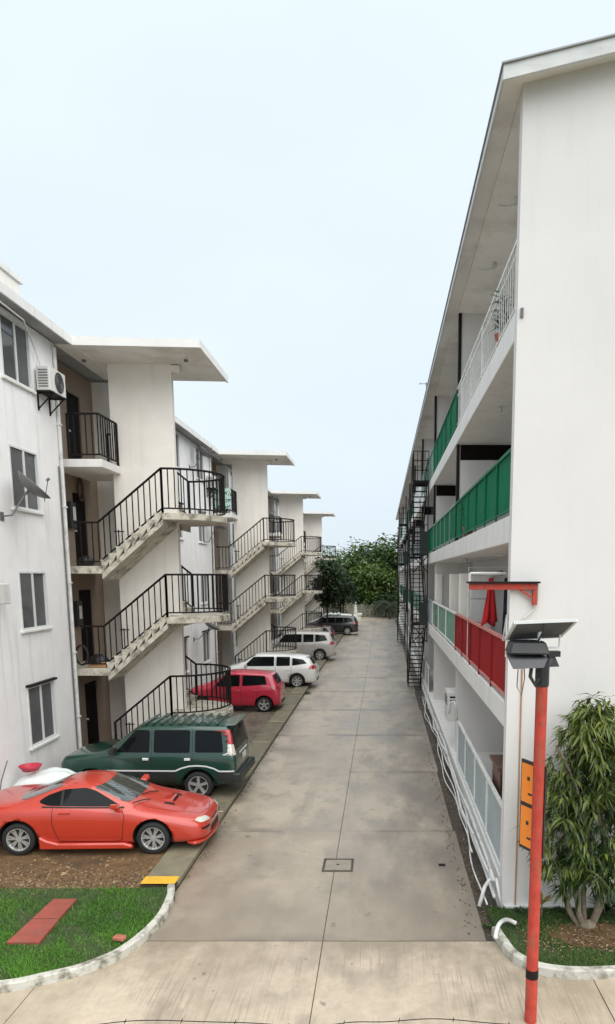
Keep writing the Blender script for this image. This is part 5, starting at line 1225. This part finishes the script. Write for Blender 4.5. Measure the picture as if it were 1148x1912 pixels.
# the shrub tree by the gable
t = thing('shrub_tree', 'leafy multi stemmed shrub tree by the white gable, right foreground', 'tree', (3.02, 9.66, .08))
tk = MB(); base = Vector((3.02, 9.66, .06)); ends = []
for k, (dx, dy) in enumerate(((-.36, .0), (-.20, -.08), (-.05, .06), (.16, -.05), (.30, .08))):
    pts = [base + Vector((dx * .25, dy * .2, 0)), base + Vector((dx * .75, dy, .28)), base + Vector((dx * 1.0, dy, .75)), base + Vector((dx * .8 + .04, dy * 1.2, 1.35)), base + Vector((dx * .9 + random.uniform(-.2, .2), dy * 2, 2.1)), base + Vector((dx * 1.3 + random.uniform(-.3, .3), dy * 3, 2.75))]
    pts = smooth_path([tuple(p) for p in pts], 4); tk.tube(pts, [.042 * (1 - .75 * i / len(pts)) + .006 for i in range(len(pts))], 7); ends.append(pts)
tk.lathe([(.17, -.03), (.13, .06), (.06, .14)], 10, c=tuple(base)); tk.build('trunk', 'bark', t, smooth=True)
spec = []
for _ in range(560):                       # clumps of drooping leaves
    a = random.uniform(0, 2 * PI); z = random.betavariate(1.35, 1.25) * 2.75 + .72
    zr = (z - .7) / 2.8; R_ = .86 * (math.sin(PI * min(1, .16 + zr * .80)) ** .75) * (1.12 if zr < .5 else 1)
    rr_ = R_ * random.uniform(.2, 1.0); c0 = Vector((3.02 + rr_ * math.cos(a), 9.60 + rr_ * .62 * math.sin(a), z + .08 * math.sin(3 * a)))
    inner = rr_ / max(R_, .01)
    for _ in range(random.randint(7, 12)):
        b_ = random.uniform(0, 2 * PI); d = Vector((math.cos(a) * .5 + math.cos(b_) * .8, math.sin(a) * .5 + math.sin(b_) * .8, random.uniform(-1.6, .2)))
        spec.append((c0 + Vector((random.gauss(0, .03), random.gauss(0, .03), random.gauss(0, .03))), d, random.uniform(.13, .30), random.uniform(.013, .027), min(1, max(0, random.gauss(-.14 + .38 * inner + .38 * zr, .22)))))  # inner and lower leaves tinted darker, crown shade put into their colour
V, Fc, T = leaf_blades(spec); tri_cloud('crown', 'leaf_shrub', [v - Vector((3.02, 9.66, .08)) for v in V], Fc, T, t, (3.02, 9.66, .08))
# small plants along the gable foot
def rosette(name, label, c, n, l, w, m, up, stem=0):
    t = thing(name, label, 'plant', c); c = Vector(c); top = c + Vector((0, 0, stem)); spec = []
    for k in range(n):
        a = 2 * PI * k / n + random.uniform(-.2, .2); spec.append((top + Vector((0, 0, random.uniform(-.3, 0) * stem)), Vector((math.cos(a), math.sin(a), up * random.uniform(.6, 1.3))), l * random.uniform(.7, 1.1), w, random.random()))
    V, Fc, T = leaf_blades(spec); tri_cloud('leaves', m, [v - c for v in V], Fc, T, t, c)
    if stem: MB().bar(c, top, .014, 6, .01).build('stem', 'bark', t)
rosette('garden_plant', 'small yellow green sapling between the red pole and the shrub tree', (2.42, 9.95, .08), 9, .30, .035, 'leaf_yellow', 1.0, .22)
rosette('spiky_plant', 'dark spiky plant at the right picture edge', (3.62, 9.85, .08), 30, .70, .03, 'leaf_dark', 1.4)
rosette('spiky_plant', 'second dark spiky plant, behind the shrub tree trunk', (3.42, 10.05, .08), 22, .50, .03, 'leaf_dark', 1.2)
rosette('weed_tuft', 'low weeds at the gable foot left of the pole', (2.12, 10.08, .08), 26, .14, .014, 'leaf_dark', .6)
rosette('weed_tuft', 'low weeds at the gable foot right of the pole', (2.72, 10.10, .08), 20, .14, .014, 'leaf_dark', .6)
rosette('weed_tuft', 'green tuft at the corner where the gutter meets the right lawn', (1.56, 9.75, 0.0), 40, .12, .012, 'grass_dry' if 0 else 'leaf_tree', .7)
rosette('weed_tuft', 'weeds by the drive edge near the white people carrier', (-3.36, 30.6, 0.0), 40, .28, .02, 'leaf_tree', .5)

def tree(label, x, y, h, rx, rz0, m, nclump, nleaf, ls, trunk=.16, group='trees at the far end', shape=1.0, name='tree', tw=(0, 0), fold=None):
    t = thing(name, label, 'tree', (x, y, 0), group); tk = MB(); top = Vector((x + tw[0], y + tw[1], h * .75))
    tk.tube(smooth_path([(x, y, -.1), (x + tw[0] * .3, y, h * .3), tuple(top)], 4), [trunk * (1 - .6 * i / 8) for i in range(9)], 7)
    spec = []; cz = (h + rz0) / 2; rz = (h - rz0) / 2
    cl = []
    for _ in range(nclump):
        a = random.uniform(0, 2 * PI); v = random.uniform(-1, 1); s = math.sqrt(max(0, 1 - v * v)); q = random.uniform(.45, 1.0)
        cl.append(Vector((x + tw[0] + rx * s * math.cos(a) * q, y + tw[1] + rx * .8 * s * math.sin(a) * q, cz + rz * v * q)))
    for c in cl[::4]: tk.tube([(x + tw[0] * .4, y, rz0 * .8 + .3), tuple((Vector((x, y, cz)) + c) / 2), tuple(c)], [trunk * .4, trunk * .25, .02], 5)
    tk.build('trunk', 'dark_bark', t, smooth=True)
    cr_ = rx * .34
    for c in cl:
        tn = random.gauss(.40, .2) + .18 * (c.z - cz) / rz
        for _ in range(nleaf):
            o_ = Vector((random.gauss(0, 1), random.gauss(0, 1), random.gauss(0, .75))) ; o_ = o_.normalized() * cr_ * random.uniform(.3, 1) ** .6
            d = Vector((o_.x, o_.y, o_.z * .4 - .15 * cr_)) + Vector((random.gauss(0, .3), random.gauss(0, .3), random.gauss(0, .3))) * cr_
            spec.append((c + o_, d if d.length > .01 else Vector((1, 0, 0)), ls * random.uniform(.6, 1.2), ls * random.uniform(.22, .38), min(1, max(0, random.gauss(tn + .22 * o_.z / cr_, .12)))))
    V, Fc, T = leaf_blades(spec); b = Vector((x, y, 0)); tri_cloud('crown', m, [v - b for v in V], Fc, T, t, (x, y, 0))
tree('tall dark tree behind the gap, left of centre at the far end', -5.6, 95, 8.6, 3.4, 1.5, 'leaf_tree', 46, 46, .55)
tree('broad tree rising above the pale vine tree at the far end', -1.9, 98, 10.3, 4.2, 2.0, 'leaf_tree', 60, 46, .6)
tree('tallest dark tree touching the right block end', 2.8, 96, 10.9, 4.4, 1.5, 'leaf_tree', 60, 46, .6)
tree('pale green rounded vine tree in the middle of the far end', -1.6, 91.5, 6.9, 3.3, 1.2, 'leaf_light', 60, 50, .45)
tree('dark tree left of the pale vine tree, behind the last cars', -7.6, 92, 7.0, 2.8, 1.0, 'leaf_dark', 36, 42, .5)
tree('low dark green tree under the pale vine tree, right side', 1.6, 91, 4.6, 2.4, .5, 'leaf_dark', 34, 42, .45)
tree('dark narrow tree beside the farthest stair tower', -4.55, 57.6, 6.7, 1.35, 2.7, 'leaf_dark', 46, 46, .34, .11, 'trees along the left row')
tree('second thin dark tree just past the narrow one', -3.9, 69.5, 6.0, 1.5, 2.4, 'leaf_dark', 30, 44, .36, .12, 'trees along the left row')
for i, (x, y, h) in enumerate(((-14, 110, 12), (-9, 108, 10.5), (-4, 112, 11), (3, 112, 11.5), (8, 108, 11), (14, 110, 12), (-20, 112, 12))):
    tree(['tree far behind at the extreme left', 'tree behind the left trees of the far end', 'tree behind the centre of the far end, leftward', 'tree behind the centre of the far end, rightward', 'tree hidden mostly by the right block end', 'tree far behind at the extreme right', 'outermost tree behind the left block'][i], x, y, h - 1.5, 4.6, 1.5, 'leaf_tree', 40, 34, .75, .25)
# palm like plant at the right of the street end
def palm(label, x, y, h, n, l, m='leaf_dark'):
    t = thing('palm', label, 'palm', (x, y, 0)); tk = MB().tube([(x, y, -.05), (x + .05, y, h * .6), (x, y, h)], [.14, .11, .09], 8); tk.build('trunk', 'dark_bark', t, smooth=True); spec = []; fr = MB()
    for k in range(n):
        a = 2 * PI * k / n + random.uniform(-.2, .2); e = random.uniform(.2, .9); P = []
        for i in range(8):
            s = i / 7; P.append(Vector((x + math.cos(a) * l * s, y + math.sin(a) * l * s, h + l * (e * s - 1.05 * s * s))))
        fr.tube(P, .018, 4)
        for i in range(1, 8):
            for sgn in (-1, 1):
                for j in (0, .5):
                    p = P[i - 1].lerp(P[i], j); d = Vector((math.cos(a) * .5 - sgn * math.sin(a), math.sin(a) * .5 + sgn * math.cos(a), -.5)); spec.append((p, d, l * .28, .035, random.random()))
    fr.build('frond_ribs', 'dark_bark', t); V, Fc, T = leaf_blades(spec); b = Vector((x, y, 0)); tri_cloud('fronds', m, [v - b for v in V], Fc, T, t, (x, y, 0))
palm('low dark palm clump at the right of the street end', .9, 84.9, 1.9, 16, 2.2); palm('slim palm behind the last parked cars', -4.4, 72.5, 3.4, 14, 2.0)
# boundary wall and white figures at the end
t = thing('boundary_wall', 'low tan wall closing the street end below the trees', 'wall', (-2, 89.6, 0))
for x in range(-12, 8, 4): MB().box(x + .02, x + 3.98, 89.5, 89.7, -.05, 1.55).build('wall_panel', 'far_wall', t, bevel=.02); MB().box(x - .12, x + .12, 89.45, 89.75, -.05, 1.7).build('pier', 'far_wall', t, bevel=.02)
t = thing('garden_statue', 'slim white statue on a plinth at the street end', 'statue', (-3.25, 84.8, 0))
MB().lathe([(.001, 0), (.32, 0), (.32, .5), (.24, .55), (.24, .6)], 12, c=(-3.25, 84.8, 0)).build('plinth', 'statue_white', t)
MB().lathe([(.001, .6), (.24, .6), (.20, .9), (.14, 1.25), (.19, 1.5), (.17, 1.68), (.06, 1.78), (.11, 1.88), (.10, 2.0), (.001, 2.08)], 14, c=(-3.25, 84.8, 0)).build('figure', 'statue_white', t, smooth=True)
t = thing('garden_urn', 'low white urn in front of the slim statue', 'urn', (-2.75, 83.9, 0))
MB().lathe([(.001, 0), (.24, 0), (.24, .12), (.08, .22), (.12, .32), (.30, .55), (.34, .75), (.28, .75), (.001, .6)], 14, c=(-2.75, 83.9, 0)).build('bowl', 'statue_white', t, smooth=True)

def hedge(label, x, y, w, h, n, m):
    t = thing('bush', label, 'bush', (x, y, 0), 'bushes at the far end'); spec = []
    for _ in range(n):
        a = random.uniform(0, 2 * PI); u = random.random() ** .4; v = random.random() ** .7
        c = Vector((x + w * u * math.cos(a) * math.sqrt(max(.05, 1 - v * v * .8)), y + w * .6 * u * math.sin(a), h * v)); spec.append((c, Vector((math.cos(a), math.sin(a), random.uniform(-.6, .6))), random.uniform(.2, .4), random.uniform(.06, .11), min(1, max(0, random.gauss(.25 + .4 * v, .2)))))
    V, Fc, T = leaf_blades(spec); b = Vector((x, y, 0)); tri_cloud('foliage', m, [v - b for v in V], Fc, T, t, (x, y, 0)); MB().bar((x, y, -.05), (x, y, h * .6), .06, 6).build('stem', 'dark_bark', t)
hedge('dark bush at the left foot of the street end', -6.2, 87.5, 1.9, 3.4, 900, 'leaf_dark')
hedge('dark rounded bush right of the white statue', .4, 88.2, 1.7, 2.9, 900, 'leaf_dark')
hedge('mid green bush against the wall at the right end', 2.6, 87.6, 1.7, 3.4, 900, 'leaf_tree')
hedge('dark tall bush behind the white statue', -4.6, 90.6, 2.0, 3.8, 900, 'leaf_dark')
hedge('mid green bush above the middle of the tan wall', -1.6, 90.6, 2.2, 3.3, 1000, 'leaf_tree')
# fallen leaves on the bare earth below the shrub tree and on the lawn
V = []; Fc = []; T = []
for _ in range(700):
    x, y = random.gauss(3.0, .55), random.gauss(9.3, .28)
    if y < 8.62 or y > 10.2 or x > 4.6 or x < 1.9: continue
    r = random.uniform(.015, .04); a = random.uniform(0, PI); k = len(V); z = .097
    for dx, dy, dz in ((-r, 0, 0), (0, -r * .35, .01), (r, 0, .004), (0, r * .35, .012)): V.append((x + dx * math.cos(a) - dy * math.sin(a), y + dx * math.sin(a) + dy * math.cos(a), z + dz))
    Fc.append((k, k + 1, k + 2, k + 3)); T.append(random.betavariate(1.5, 3))
o = tri_cloud('fallen_leaves', 'litter', V, Fc, T); tagp(o, 'dry fallen leaves below the shrub tree', 'leaves', kind='stuff')
